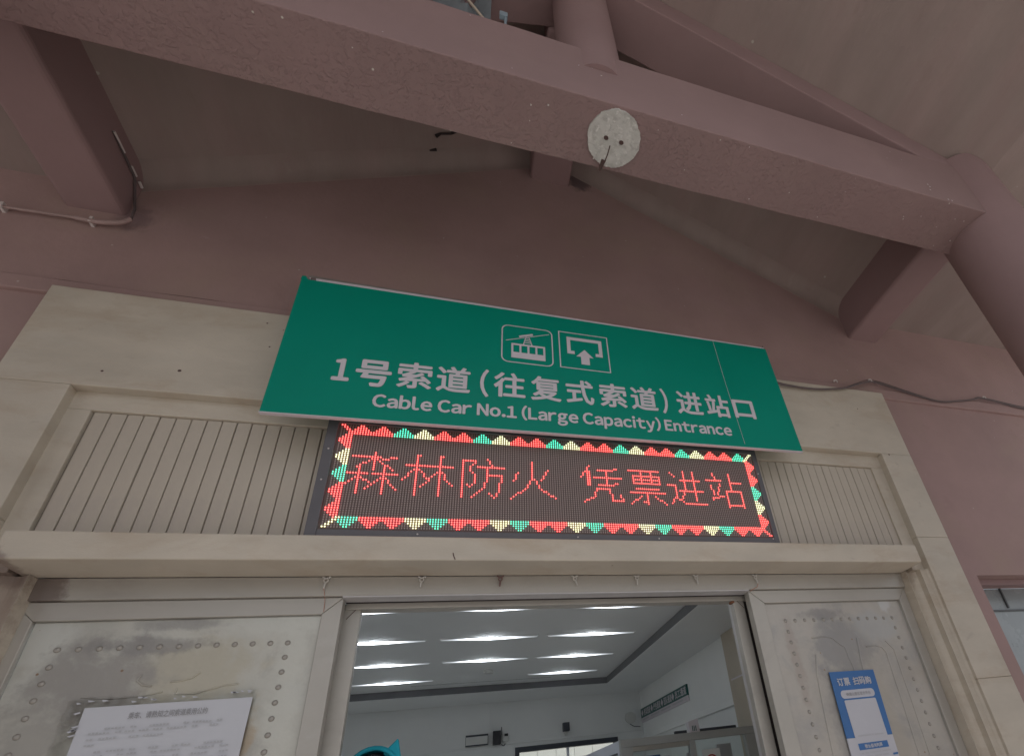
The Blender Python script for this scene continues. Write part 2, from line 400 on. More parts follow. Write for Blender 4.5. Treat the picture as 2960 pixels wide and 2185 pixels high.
# ---- pink rendered front wall with its hole for the doorway and the window
WY = 2.13
wall = thing('front_wall', 'dull pink rendered wall of the station round the stone doorway', 'wall', (0, WY, -1.5))
mb = MB()
mb.box(-6, -1.70, WY, WY+.24, -1.5, 4.7); mb.box(-1.70, 2.63, WY, WY+.24, 2.12, 4.7)
mb.box(2.63, 2.843, WY, WY+.24, -1.5, 4.7); mb.box(2.843, 5.0, WY, WY+.24, .83, 4.7)
mb.box(5.0, 7.0, WY, WY+.24, -1.5, 4.7); mb.box(2.843, 5.0, WY, WY+.24, -1.5, -.5)
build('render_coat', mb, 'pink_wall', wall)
mb = MB(); mb.box(-6, 7, WY-.020, WY+.01, 2.150, 2.235)
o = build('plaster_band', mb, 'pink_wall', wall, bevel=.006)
rough_up(o, .005, 5, cuts=40, seed=4)
mb = MB()
for x0, x1, z in ((-1.9, 2.2, 2.2415), (2.9, 4.2, 2.2405)):
    pts = [(x0+(x1-x0)*i/30, WY-.004, z+.003*math.sin(i*1.7)+.002*math.sin(i*.6)) for i in range(31)]
    mb.tube(pts, .0035, 5)
build('plaster_crack', mb, 'hole', wall)

for sgn in (1, -1):
    mb = MB(); rad = .11; k = 9
    xs = [.49+sgn*(0.0+2.40*i/24) for i in range(25)]
    for x in xs:
        zt = 4.28-.55*abs(x-.49)
        mb.v.append((x, WY+.03, zt+.05)); mb.v.append((x, WY+.03, zt-rad-.02))
        for q in range(k):
            a = math.pi/2*q/(k-1); wob = .012*noise.noise(Vector((x*3, q*.3, 1)))
            mb.v.append((x, WY-.0015-(rad+wob)*(1-math.cos(a)), zt-(rad+wob)*(1-math.sin(a))))
        mb.v.append((x, WY-rad, zt+.05))
    m_ = k+3
    for i in range(24):
        for q in range(m_):
            q2 = (q+1) % m_; a, b_ = i*m_, (i+1)*m_
            mb.f.append((a+q, b_+q, b_+q2, a+q2) if sgn > 0 else (a+q, a+q2, b_+q2, b_+q))
    o = build('cove_fillet', mb, 'soffit', wall, smooth=True)

# ---- window on the right
win = thing('side_window', 'bluish grey window set deep in the pink wall right of the doorway', 'window', (3.9, 2.36, -.5))
mb = MB(); mb.box(2.843, 5.0, 2.375, 2.39, -.5, .83)
build('pane', mb, 'window_film', win)
mb = MB()
mb.box(3.299, 3.308, 2.362, 2.374, .70, .83); mb.box(2.9, 4.9, 2.362, 2.374, .679, .688); mb.box(3.95, 3.96, 2.362, 2.374, .688, .83)
build('glazing_bar', mb, 'bar', win)
mb = MB(); mb.box(2.843, 2.88, 2.35, 2.40, -.5, .83); mb.box(4.96, 5.0, 2.35, 2.40, -.5, .83)
build('frame', mb, 'alu', win, bevel=.003)
mb = MB(); mb.box(2.843, 5.0, 2.20, 2.24, .795, .829)
build('head_lining', mb, 'pink_log', win)

# ================================================================= ROOF
APX, APZ, SL = .49, 4.28, .55
def sz(x): return APZ - SL*abs(x-APX)
roof = thing('porch_roof', 'gabled concrete porch roof, bare brown soffit streaked with paint', 'roof', (APX, 0, 2.9))
YR0, YR1 = -0.9, WY+.02
for sgn in (1, -1):
    xe = APX + sgn*2.41
    mb = MB(); mb.poly_xz([(APX, sz(APX)), (xe, sz(xe)), (xe, sz(xe)+.16), (APX, sz(APX)+.16)], YR0, YR1)
    o = build('sloping_slab', mb, 'soffit', roof)
    xf = APX + sgn*4.6
    a, b2 = min(xe, xf), max(xe, xf)
    mb = MB(); mb.box(a, b2, YR0, YR1, sz(xe), sz(xe)+.16)
    build('eaves_slab', mb, 'soffit', roof)

truss = thing('roof_truss', 'big pink painted concrete truss spanning the porch above the sign', 'roof truss', (APX, 1.1, 2.5))
TY0, TY1, TZ0, TZ1 = .972, 1.242, 2.509, 2.977
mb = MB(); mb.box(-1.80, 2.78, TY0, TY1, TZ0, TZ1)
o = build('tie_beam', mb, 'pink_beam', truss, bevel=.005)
rough_up(o, .004, 3.0, cuts=60, seed=1)
for p in o.data.polygons: p.use_smooth = True
o.data.set_sharp_from_angle(angle=math.radians(14))
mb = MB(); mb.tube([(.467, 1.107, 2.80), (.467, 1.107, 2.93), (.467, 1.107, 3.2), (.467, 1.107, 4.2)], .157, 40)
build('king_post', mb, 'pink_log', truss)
for sgn in (1, -1):
    xa, xb = APX, APX+sgn*2.30
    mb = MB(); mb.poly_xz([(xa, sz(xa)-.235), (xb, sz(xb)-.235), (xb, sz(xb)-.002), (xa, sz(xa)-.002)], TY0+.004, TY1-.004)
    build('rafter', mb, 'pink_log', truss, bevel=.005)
# scar of an old lamp under the tie beam
pts = []
prnd = random.Random(12)
for i in range(96):
    a = 2*math.pi*i/96
    rr = .1185 + .0045*noise.noise(Vector((3*math.cos(a), 3*math.sin(a), 4.2))) + prnd.uniform(-.0016, .0016)
    pts.append((.531+rr*math.cos(a), 1.104+rr*math.sin(a)))
mb = MB(); mb.prism_xy(pts, TZ0-.009, TZ0+.004)
o = build('bare_patch', mb, 'patch', truss, label='round unpainted grey patch left by a lamp')
for hx, hy in ((.494, 1.103), (.565, 1.106)):
    mb = MB(); mb.prism_xy([(hx+.011*math.cos(q*.785), hy+.009*math.sin(q*.785)) for q in range(8)], TZ0-.0125, TZ0-.006)
    build('screw_hole', mb, 'hole', truss)
mb = MB(); mb.tube([(.519, 1.13, TZ0-.0095), (.517, 1.17, TZ0-.0095), (.512, 1.2, TZ0-.0095)], .0028, 5)
mb.tube([(.505, 1.195, TZ0-.008), (.500, 1.222, TZ0-.010), (.495, 1.244, TZ0-.016)], [.012, .009, .004], 6)
build('burn_mark', mb, 'hole', truss)
mb = MB(); rnd = random.Random(3)
for i in range(34):
    x = rnd.uniform(-.6, 2.6); y = rnd.uniform(TY0+.01, TY1-.01); r = rnd.uniform(.0012, .0036)
    if rnd.random() < .45:
        z = rnd.uniform(TZ0+.02, TZ1-.02); n0 = len(mb.v)
        mb.disc_y((x, TY0-.003, z), r, 5)
    else:
        mb.v += [(x-r, y-r, TZ0-.005), (x+r, y-r*.6, TZ0-.005), (x+r*.7, y+r, TZ0-.005), (x-r*.8, y+r*1.2, TZ0-.005)]
        n0 = len(mb.v)-4; mb.f.append((n0, n0+3, n0+2, n0+1))
for (x, z) in ((2.27, 2.62), (2.275, 2.60), (2.26, 2.565), (2.36, 2.515), (2.385, 2.513)):
    mb.disc_y((x, TY0-.006, z), .006, 5)
o = build('paint_drip', mb, 'conduit_white', truss); o['kind'] = 'stuff'

# purlins (logs of painted concrete running back to the wall)
def purlin(label, x0, x1, z0, z1):
    t = thing('roof_purlin', label, 'purlin', ((x0+x1)/2, WY, z0), 'purlins under the porch roof')
    mb = MB(); mb.box(x0, x1, TY1-.006, WY+.03, z0, z1)
    build('beam', mb, 'pink_log', t, bevel=.022, segs=3)
    return t
purlin('pink square purlin at the left end of the truss, a wire beside it', -1.94, -1.70, 2.757, 3.25)
purlin('dusky pink purlin running back from the round column on the right', 2.672, 2.94, 2.745, 3.2)
purlin('stub of the ridge purlin meeting the wall under the gable peak', .30, .585, 3.93, 4.35)

# columns
mb = MB(); mb.tube([(2.80, 1.107, z) for z in (-1.5, 0, 1.5, 2.4, 2.7, 3.05)], .207, 48)
colm = thing('round_column', 'thick round pink column carrying the right end of the truss', 'column', (2.80, 1.107, -1.5), 'columns of the porch')
build('shaft', mb, 'pink_log', colm)
mb = MB(); mb.tube([(2.80, 1.107, -1.5), (2.80, 1.107, -1.3)], .26, 40)
build('plinth', mb, 'stone', colm)
dup(colm, (-4.62, 0, 0), 'thick round pink column under the left end of the truss')

# odds and ends lying over the tie beam
mb = MB()
random.seed(11)
nx, ny = 16, 6
for j in range(ny):
    for i in range(nx):
        u, v = i/(nx-1), j/(ny-1); x = -.56+.54*u
        mb.v.append((x, 1.12+.05*math.sin(u*17+v*7)+.035*random.random(), 2.985+(sz(x)-.245-2.985)*v))
for j in range(ny-1):
    for i in range(nx-1):
        a = j*nx+i; mb.f.append((a, a+1, a+nx+1, a+nx))
n0 = len(mb.v); mb.v += [(x, y+.02, z) for x, y, z in mb.v]
mb.f += [tuple(n0+k for k in q[::-1]) for q in list(mb.f)]
solo('plastic_sheet', mb, 'sheet', 'crumpled grey blue plastic sheet stuffed between tie beam and rafter', 'sheet', (-.3, 1.13, 2.985), smooth=True)
mb = MB(); mb.tube([(-.185, 1.05, 3.50), (-.125, 1.08, 3.44), (-.032, 1.10, 3.30), (.05, 1.10, 3.12), (.10, 1.10, 2.99)], .007, 8)
solo('wooden_stick', mb, 'stick', 'thin pale stick leaning on top of the tie beam', 'stick', (.10, 1.1, 2.985))
cl = thing('pipe_clamp', 'small pale blue clamp standing on the tie beam left of the king post', 'clamp', (.05, 1.1, 2.98))
mb = MB(); mb.box(.022, .062, 1.085, 1.11, 3.425, 3.47)
build('jaw', mb, 'pale_blue', cl, bevel=.004)
mb = MB(); mb.box(.046, .058, 1.09, 1.103, 2.98, 3.425)
build('shank', mb, 'pale_blue', cl, bevel=.003)
mb = MB(); mb.tube([(-.02, 1.26, 3.62), (-.01, 1.26, 3.69), (.01, 1.26, 3.70), (.02, 1.25, 3.74)], .010, 6)
mb.tube([(-.018, 1.26, 3.58), (.01, 1.25, 3.60)], .009, 6)
# wire scraps under the left slope
x = .02; z = sz(x)
SX, SYY = -.27, 1.94
mb = MB(); mb.tube([(SX-.06, SYY, sz(SX-.06)-.012), (SX-.03, SYY-.02, sz(SX-.03)-.022), (SX+.03, SYY-.02, sz(SX+.03)-.024), (SX+.06, SYY-.03, sz(SX+.06)-.012)], [.012, .006, .007, .011], 6)
solo('wire_scrap', mb, 'dark', 'black twisted scrap of wire stuck to the soffit near the ridge', 'wire', (0, 1.65, sz(0)))
mb = MB(); mb.tube([(SX-.10, SYY+.09, sz(SX-.10)-.006), (SX-.06, SYY+.085, sz(SX-.06)-.008)], [.004, .010], 6)
solo('wire_scrap', mb, 'dark', 'tiny black stub poking from the soffit below the twisted scrap', 'wire', (-.05, 1.74, sz(-.05)))

# ================================================================= STONE DOORWAY
C0 = .465                                  # middle of the doorway
sur = thing('stone_door_surround', 'beige stone door surround with fluted panels above the lintel', 'door surround', (C0, 2.07, -1.5))
def mir(x): return 2*C0-x
FY = 2.07
mb = MB(); mb.box(-1.749, 2.679, FY, FY+.10, 1.628, 2.155)
o = build('head_block', mb, 'stone', sur, bevel=.004)
for side in (0, 1):
    for z0, z1 in ((1.045, 1.6268), (.26, 1.0438), (-.62, .2588), (-1.5, -.6212)):
        x0, x1 = (-1.749, -1.513) if side == 0 else (2.443, 2.679)
        mb = MB(); mb.box(x0, x1, FY+(.001 if z0 < 1 else 0), FY+.10, z0, z1)
        build('jamb_block', mb, 'stone', sur, bevel=.003)
# sunk frame round the flutes
mb = MB(); mb.box(-1.515, 2.445, 2.112, 2.16, 1.54, 1.630)
build('inner_rail', mb, 'stone', sur, bevel=.003)
for x0, x1 in ((-1.515, -1.441), (2.36, 2.445)):
    mb = MB(); mb.box(x0, x1, 2.112, 2.24, .8575, 1.5398)
    build('inner_stile', mb, 'stone', sur, bevel=.003)
mb = MB(); mb.box(-1.45, 2.37, 2.130, 2.17, .92, 1.545)
build('flute_backing', mb, 'joint', sur)
pitch = .0530
rnd = random.Random(5)
slat_me = None
for k0, n, xs in ((0, 17, -1.436), (1, 17, 1.462)):
    for k in range(n):
        x0 = xs+k*pitch
        if x0+pitch > 2.368: break
        mb = MB(); dy = rnd.uniform(-.0012, .0012)
        gp = .0014 if k0 else .0020
        mb.box(x0+gp, x0+pitch-gp, (2.1235 if k0 else 2.1225)+dy, 2.136, .92, 1.5385+rnd.uniform(-.001, 0))
        build('slat', mb, 'stone_slat', sur, base=(x0, 2.12, .92), bevel=.0035 if k0 else .0028, segs=2)
# mouldings beside the doors
def strip(name, prof, sname='stone'):
    for side in (0, 1):
        p = [(mir(x), y) for x, y in prof] if side == 0 else prof
        mb = MB(); mb.prism_xy(p, -1.5, .8568)
        build(name, mb, sname, sur, bevel=.0)
strip('cavetto_moulding', [(2.444, 2.086), (2.430, 2.098), (2.396, 2.100), (2.396, 2.24), (2.444, 2.24)])
arc = [(2.394-.072*t, 2.118+.030*math.sin(math.pi*(.15+.85*t))-.010*t+.02*t*t) for t in [i/8 for i in range(9)]]
strip('quarter_moulding', [(2.3955, 2.112)] + arc + [(2.320, 2.165), (2.320, 2.24), (2.3955, 2.24)])
# lintel
mb = MB(); mb.box(-1.424, 2.322, 2.000, 2.168, .858, .960)
o = build('lintel', mb, 'stone', sur, bevel=.006)
mb = MB(); mb.tube([(-.061, 1.9995, .889), (-.058, 1.9995, .876), (-.052, 1.9995, .862)], .0022, 5)
build('scratch', mb, 'hole', sur)
mb = MB()
for hx, hz, r in ((-1.196, 1.746, .007), (-1.440, 1.706, .005), (-.949, 2.084, .004), (-.911, 1.938, .004), (2.50, 1.62, .006), (2.40, 1.98, .004)):
    mb.disc_y((hx, FY-.0012, hz), r, 7)
build('nail_hole', mb, 'hole', sur)
# ================================================================= METAL DOORS
head = thing('door_frame', 'metal door frame head just under the stone lintel', 'door frame', (C0, 2.165, .78))
mb = MB(); mb.box(-1.428, 2.318, 2.166, 2.232, .779, .8575)
build('face_rail', mb, 'metal_frame', head, bevel=.002)
mb = MB(); mb.box(-.46, 1.33, 2.166, 2.228, .7725, .7787)
build('track', mb, 'trim', head, bevel=.001)
mb = MB(); mb.box(-.46, 1.36, 2.236, 2.250, .775, .86)
build('track_slot', mb, 'dark', head)
mb = MB(); mb.box(-.46, 1.36, 2.252, 2.31, .752, .777)
build('hanging_rail', mb, 'metal_frame', head, bevel=.002)
mb = MB(); mb.box(-1.75, 2.68, 2.24, 2.40, .86, 2.12)
build('back_lining', mb, 'room_wall', head)

def leaf(name, label, xa, xb, pa, pb, m, toprail=True, mit='R'):
    t = thing(name, label, 'door', ((xa+xb)/2, 2.18, -1.48), 'metal door leaves')
    zt, zp, zb = .7775, .712, -1.48
    # mitred frame
    mb = MB(); mb.poly_xz([(xa, zt), (xb, zt), (pb, zp), (pa, zp)], 2.180, 2.225); build('top_rail', mb, 'metal_frame', t, bevel=.0025)
    mb = MB(); mb.poly_xz([(xa, zt-.0015), (pa-.0008, zp), (pa-.0008, zb+.07), (xa, zb)], 2.1805, 2.225); build('stile', mb, 'metal_frame', t, bevel=.0025)
    mb = MB(); mb.poly_xz([(xb, zt-.0015), (pb+.0008, zp), (pb+.0008, zb+.07), (xb, zb)], 2.1805, 2.225); build('stile', mb, 'metal_frame', t, bevel=.0025)
    mb = MB(); mb.poly_xz([(pa, zb+.069), (pb, zb+.069), (xb, zb-.001), (xa, zb-.001)], 2.180, 2.225); build('bottom_rail', mb, 'metal_frame', t, bevel=.0025)
    nx, nz = 70, 150
    mb = MB()
    for j in range(nz+1):
        for i in range(nx+1):
            x = pa+.002+(pb-pa-.004)*i/nx; z = zp-.002-(zp-zb-.07)*j/nz
            d = noise.noise(Vector((x*3, 1.7, z*3)))*.0035 + noise.noise(Vector((x*11, 5.7, z*11)))*.0012
            mb.v.append((x, 2.194+d, z))
    for j in range(nz):
        for i in range(nx):
            a = j*(nx+1)+i; mb.f.append((a, a+nx+1, a+nx+2, a+1))
    build('panel', mb, m, t, smooth=True)
    return t
doorL = leaf('door_leaf', 'wide worn metal door leaf left of the opening with a taped notice', -1.428, -.458, -1.360, -.525, 'metal')
doorR = leaf('door_leaf', 'narrower metal door leaf right of the opening with a blue poster', 1.331, 2.318, 1.410, 2.258, 'metal_right')
def rivets(t, pts):
    mb = MB(); mb.dome((0, 0, 0), .0100, .0065, 10, 3)
    me = None
    for x, z in pts:
        if me is None:
            o = build('rivet', mb, 'rivet', t, base=(0, 0, 0)); me = o.data
        else:
            o = bpy.data.objects.new('rivet', me); COL.objects.link(o); o.parent = t
        d = noise.noise(Vector((x*3, 1.7, z*3)))*.0035 + noise.noise(Vector((x*11, 5.7, z*11)))*.0012
        o.location = Vector((x, 2.1945+d, z)) - BASE[t.name]
rivets(doorL, [(-1.272+.0544*k, .618-.0005*k) for k in range(13)] + [(-.619, .612-.0518*k) for k in range(1, 16)] + [(-1.273-.0012*k, .614-.0512*k) for k in range(1, 16)])
rivets(doorR, [(1.511+.0554*k, .622-.0004*k) for k in range(13)] + [(2.174-.0008*k, .616-.0525*k) for k in range(1, 16)] + [(1.511, .620-.0525*k) for k in range(1, 16)])
def ridge(t, pts, r=.0045):
    out = []
    for i in range(len(pts)-1):
        for s in range(4):
            u = s/4; out.append((pts[i][0]*(1-u)+pts[i+1][0]*u, pts[i][1]*(1-u)+pts[i+1][1]*u))
    out.append(pts[-1])
    P = []
    for x, z in out:
        d = noise.noise(Vector((x*3, 1.7, z*3)))*.0035 + noise.noise(Vector((x*11, 5.7, z*11)))*.0012
        P.append((x, 2.1945+d, z))
    mb = MB(); mb.tube(P, r, 8)
    build('pressed_bead', mb, 'metal_right' if t is doorR else 'metal', t)
ridge(doorR, [(1.633, .531), (1.70, .534), (1.75, .528), (1.785, .495), (1.812, .478), (1.818, .42), (1.826, .38), (1.83, .0), (1.83, -1.2)], .0042)
ridge(doorR, [(1.632, .449), (1.61, .37), (1.59, .20), (1.575, .018), (1.57, -1.2)], .005)
ridge(doorR, [(1.900, .52), (1.894, .465), (1.885, .42), (1.880, .36), (1.878, -.1), (1.878, -1.2)], .005)
ridge(doorR, [(1.942, .474), (2.000, .478), (2.038, .468), (2.056, .441), (2.050, .2), (2.040, -.029), (2.038, -1.2)], .0045)
ridge(doorR, [(2.075, .50), (2.112, .454), (2.108, .2), (2.102, -.009), (2.10, -1.2)], .004)
ridge(doorL, [(-1.023, .525), (-1.03, .505), (-1.012, .49), (-.985, .485)], .004)
ridge(doorL, [(-.938, .495), (-.906, .498), (-.880, .505), (-.862, .522)], .004)
ridge(doorL, [(-.914, .475), (-.914, .455), (-.86, .452), (-.78, .474), (-.74, .476)], .0035)
ridge(doorL, [(-1.16, .462), (-1.08, .452), (-1.0, .455), (-.95, .465)], .003)

# posts that edge the open doorway
def post(label, x0, x1, rust):
    t = thing('sliding_door_post', label, 'door post', ((x0+x1)/2, 2.27, -1.48), 'posts of the sliding glass door')
    mb = MB(); mb.box(x0, x1, 2.262, 2.30, -1.48, .778)
    build('front_strip', mb, 'metal_frame', t, bevel=.003)
    mb = MB(); mb.box(x0+.006, x1-.006, 2.30, 2.335, -1.48, .772)
    build('back_strip', mb, 'trim', t, bevel=.002)
    xi = x1 if not rust else x0
    if rust:
        mb = MB(); mb.box(x0-.012, x0+.006, 2.255, 2.29, .742, .776)
        build('corner_bracket', mb, 'rust', t, bevel=.004)
    mb = MB()
    xm = x1 if rust else x0
    s = 1 if rust else -1
    mb.tube([(x0+.01 if rust else x1-.008, 2.2618, .768), (x1-.004 if rust else x0+.02, 2.2618, .715)], .0016, 5)
    build('mitre_joint', mb, 'hole', t)
    return t
post('narrow beige post edging the open doorway on its left side', -.474, -.405, False)
post('beige post with a rusty bracket edging the open doorway on its right', 1.281, 1.341, True)
mb = MB(); mb.box(1.3425, 1.405, 2.275, 2.30, -1.48, .771)  # dark strip put where there is only a shaded gap
solo('gap_shade_strip', mb, 'dark', 'black strip standing in for the shaded gap between the right post and the right door leaf', 'shade strip', (1.36, 2.27, -1.48))

# hooks under the lintel
def hook(x, label, rusty=False, flip=0, lean=0.0):
    m = 'hook_rust' if rusty else 'hook'
    t = thing('screw_hook', label, 'hook', (x, 2.160, .857), 'hooks in a row under the lintel')
    s = -1 if flip else 1
    mb = MB(); mb.tube([(x-.013, 2.157, .853), (x-.008, 2.155, .849), (x, 2.156, .846), (x+.008, 2.155, .849), (x+.013, 2.157, .853)], [.0042, .0030, .003, .0030, .0042], 6)
    build('wing', mb, m, t)
    mb = MB(); mb.tube([(x+.0075*math.sin(q*math.pi/5), 2.154, .838+.0075*math.cos(q*math.pi/5)) for q in range(10)], .0028, 6, closed=True)
    build('ring', mb, m, t)
    mb = MB(); mb.tube([(x, 2.154, .831), (x+lean*.6, 2.153, .820), (x+lean, 2.155, .806)], [.0036, .0042, .0030], 6)
    build('pin', mb, m, t)
    return t
hook(-.524, 'leftmost white hook under the lintel, a thin thread hanging from it', lean=-.003)
hook(-.180, 'white hook above the left end of the open doorway', lean=-.003)
hook(.132, 'rusty brown hook, third from the left under the lintel', rusty=True, lean=-.002)
hook(.455, 'white hook above the middle of the opening, its pin bent right', lean=.009)
hook(.748, 'slim white hook, fifth from the left under the lintel', lean=-.001)
hook(1.050, 'dull hook near the right end of the open doorway', lean=.004)
hook(1.376, 'rightmost hook under the lintel above the right door leaf', lean=.006)
mb = MB(); mb.tube([(-.527, 2.154, .806), (-.524, 2.1625, .79), (-.520, 2.176, .765), (-.518, 2.178, .72)], .0009, 5)
solo('hanging_thread', mb, 'thread', 'thin reddish thread hanging from the leftmost hook', 'thread', (-.52, 2.16, .806))
mb = MB(); mb.tube([(1.382, 2.153, .806), (1.378, 2.160, .79), (1.352, 2.162, .779), (1.338, 2.172, .771)], .0014, 5)
solo('hanging_thread', mb, 'thread', 'short pink thread trailing from the rightmost hook to the door', 'thread', (1.38, 2.16, .806))

# ================================================================= GREEN SIGN
def text_mesh(txt, x0, x1, z0, z1, bold=.012, keep=False):
    """glyph outline fitted into a box; returns verts (x, z) and faces"""
    cu = bpy.data.curves.new('t', 'FONT'); cu.body = txt; cu.size = 1; cu.offset = bold; cu.resolution_u = 3
    ob = bpy.data.objects.new('t', cu); COL.objects.link(ob)
    bpy.context.view_layer.update()
    me = bpy.data.meshes.new_from_object(ob.evaluated_get(bpy.context.evaluated_depsgraph_get()))
    vs = [(v.co.x, v.co.y) for v in me.vertices]; fs = [tuple(p.vertices) for p in me.polygons]
    bpy.data.objects.remove(ob); bpy.data.curves.remove(cu); bpy.data.meshes.remove(me)
    ax, bx = min(v[0] for v in vs), max(v[0] for v in vs); az, bz = min(v[1] for v in vs), max(v[1] for v in vs)
    sx = (x1-x0)/(bx-ax); szz = (z1-z0)/(bz-az)
    if keep: sx = szz = min(sx, szz)
    return [(x0+(x-ax)*sx, z0+(z-az)*szz) for x, z in vs], fs
def bold_shift(vs, fs, mb, r, put, n=8):
    """a heavier cut of a glyph: copies set round it, each a hair deeper than the last"""
    for k in range(n+1):
        a = 2*math.pi*k/n; dx, dz = (0, 0) if k == n else (r*math.cos(a), r*math.sin(a))
        base = len(mb.v)
        for x, z in vs: mb.v.append(put(x+dx, z+dz, k*.00012))
        mb.f += [tuple(base+i for i in q) for q in fs]
def char_at(mb, ch, x0, x1, z0, z1, y, r=.0033, tilt=0.0):
    vs, fs = text_mesh(ch, x0+r, x1-r, z0+r, z1-r, 0)
    bold_shift(vs, fs, mb, r, lambda x, z, d: (x, y-d, z+tilt*(x+.8)))
def latin_line(txt, x0, x1, z, em):
    """set a line in the wide latin of the east asian face: [(glyph, x0, x1, z0, z1)], squeezed to fit"""
    out = []; x = 0
    for ch in txt:
        if ch == ' ': x += .23; continue
        w = chr(ord(ch)+0xFEE0)
        cu = bpy.data.curves.new('t', 'FONT'); cu.body = w; cu.size = 1; cu.resolution_u = 3
        ob = bpy.data.objects.new('t', cu); COL.objects.link(ob); bpy.context.view_layer.update()
        me = bpy.data.meshes.new_from_object(ob.evaluated_get(bpy.context.evaluated_depsgraph_get()))
        vs = [(v.co.x, v.co.y) for v in me.vertices]; fs = [tuple(p.vertices) for p in me.polygons]
        bpy.data.objects.remove(ob); bpy.data.curves.remove(cu); bpy.data.meshes.remove(me)
        ax, bx = min(v[0] for v in vs), max(v[0] for v in vs)
        out.append(([(v[0]-ax+x, v[1]) for v in vs], fs)); x += bx-ax+.125
    k = (x1-x0)/(x-.125)
    return [([(x0+vx*k, z+vz*em) for vx, vz in vs], fs) for vs, fs in out]
def add_text(mb, txt, x0, x1, z0, z1, y, bold=.012, tilt=0.0, keep=False, xf=None):
    vs, fs = text_mesh(txt, x0, x1, z0, z1, bold, keep); n = len(mb.v)
    for x, z in vs:
        mb.v.append(xf(x, z) if xf else (x, y, z+tilt*(x+.8)))
    mb.f += [tuple(n+i for i in q) for q in fs]

SY = 1.930
sign = thing('entrance_sign', 'long green sign with white cable car entrance lettering above the display', 'sign', (.44, SY, 1.47))
mb = MB(); mb.poly_xz([(-.815, 1.462), (1.723, 1.484), (1.700, 2.258), (-.812, 2.262)], SY, SY+.014)
build('green_panel', mb, 'sign_green', sign)
mb = MB(); mb.poly_xz([(-.817, 1.4565), (1.724, 1.4785), (1.724, 1.4825), (-.817, 1.4605)], SY-.002, SY+.016)
build('bottom_trim', mb, 'sign_white', sign)
mb = MB(); mb.poly_xz([(-.770, 2.2625), (1.690, 2.2588), (1.690, 2.270), (-.785, 2.280)], SY+.002, SY+.02)
build('top_trim', mb, 'sign_white', sign)
mb = MB(); mb.poly_xz([(-.80, 2.2625), (1.690, 2.258), (1.690, 2.279), (-.80, 2.320)], SY+.022, SY+.05)
build('mounting_rail', mb, 'rail', sign)
mb = MB(); mb.poly_xz([(-.815, 2.262), (-.785, 2.262), (-.797, 2.284), (-.812, 2.282)], SY-.001, SY+.02)
build('folded_corner', mb, 'sign_green', sign)
mb = MB(); mb.tube([(-.775, SY+.004, 2.268), (-.755, SY+.006, 2.272)], .010, 6); mb.tube([(1.675, SY+.01, 2.262), (1.69, SY+.012, 2.268), (1.695, SY+.012, 2.295)], [.010, .006, .002], 6)
build('fixing_wire', mb, 'wire', sign)
mb = MB(); mb.poly_xz([(-.6, 1.60), (1.4, 1.60), (1.4, 2.2), (-.6, 2.2)], SY+.05, SY+.09)
build('backing_box', mb, 'rail', sign)
for bx in (-.5, .4, 1.3):
    mb = MB(); mb.box(bx-.02, bx+.02, SY+.09, 2.072, 1.95, 2.0); build('bracket', mb, 'rail', sign)
ty = SY-.0015; TL = .0083
glyphs = [('1', -.598, -.530), ('号', -.510, -.366), ('索', -.343, -.198), ('道', -.179, -.030), ('(', .012, .052), ('往', .074, .222), ('复', .248, .396),
          ('式', .420, .562), ('索', .592, .735), ('道', .757, .904), (')', .926, .962), ('进', 1.014, 1.163), ('站', 1.185, 1.328), ('口', 1.353, 1.486)]
for ch, x0, x1 in glyphs:
    mb = MB(); z0, z1 = 1.650, 1.806
    if ch in '()': z0, z1 = 1.640, 1.812
    if ch == '1': z0, z1 = 1.656, 1.785
    if ch == '口': z0, z1 = 1.658, 1.788
    if ch == '号': z0, z1 = 1.640, 1.794
    g_ = {'1': '\uff11', '(': '\uff08', ')': '\uff09'}.get(ch, ch)
    char_at(mb, g_, x0, x1, z0, z1, ty, .0048 if ch in '1口号' else .0036, TL)
    build('character', mb, 'sign_white', sign)
for vs, fs in latin_line('Cable Car No.1 (Large Capacity) Entrance', -.422, 1.302, 1.532, .088):
    mb = MB(); bold_shift(vs, fs, mb, .0030, lambda x, z, d: (x, ty-d, z+TL*(x+.8)))
    build('letter', mb, 'sign_white', sign)
def ring_xz(mb, outer, inner, y):
    n = len(mb.v); k = len(outer)
    mb.v += [(x, y, z) for x, z in outer] + [(x, y, z) for x, z in inner]
    for i in range(k):
        j = (i+1) % k; mb.f.append((n+i, n+j, n+k+j, n+k+i))
def rrect(x0, x1, z0, z1, r, seg=5):
    p = []
    for cx, cz, a0 in ((x1-r, z0+r, -90), (x1-r, z1-r, 0), (x0+r, z1-r, 90), (x0+r, z0+r, 180)):
        for s in range(seg+1):
            a = math.radians(a0+90*s/seg); p.append((cx+r*math.cos(a), cz+r*math.sin(a)))
    return p
def quad(mb, pts, y):
    n = len(mb.v); mb.v += [(x, y, z) for x, z in pts]; mb.f.append(tuple(range(n, n+len(pts))))
mb = MB(); ring_xz(mb, rrect(.106, .366, 1.886, 2.147, .035), rrect(.112, .360, 1.892, 2.141, .030), ty)
quad(mb, [(.155, 1.920), (.325, 1.920), (.325, 1.960), (.155, 1.960)], ty)
quad(mb, [(.155, 2.008), (.325, 2.008), (.325, 2.020), (.155, 2.020)], ty)
for i in range(5):
    x = .155+i*.0400; quad(mb, [(x, 1.960), (x+.010, 1.960), (x+.010, 2.008), (x, 2.008)], ty)
quad(mb, [(.213, 2.020), (.219, 2.020), (.232, 2.080), (.227, 2.080)], ty); quad(mb, [(.255, 2.020), (.261, 2.020), (.245, 2.080), (.240, 2.080)], ty)
for i in range(4):
    z = 2.030+i*.012; w = .018-i*.003; quad(mb, [(.237-w, z), (.237+w, z), (.237+w, z+.005), (.237-w, z+.005)], ty)
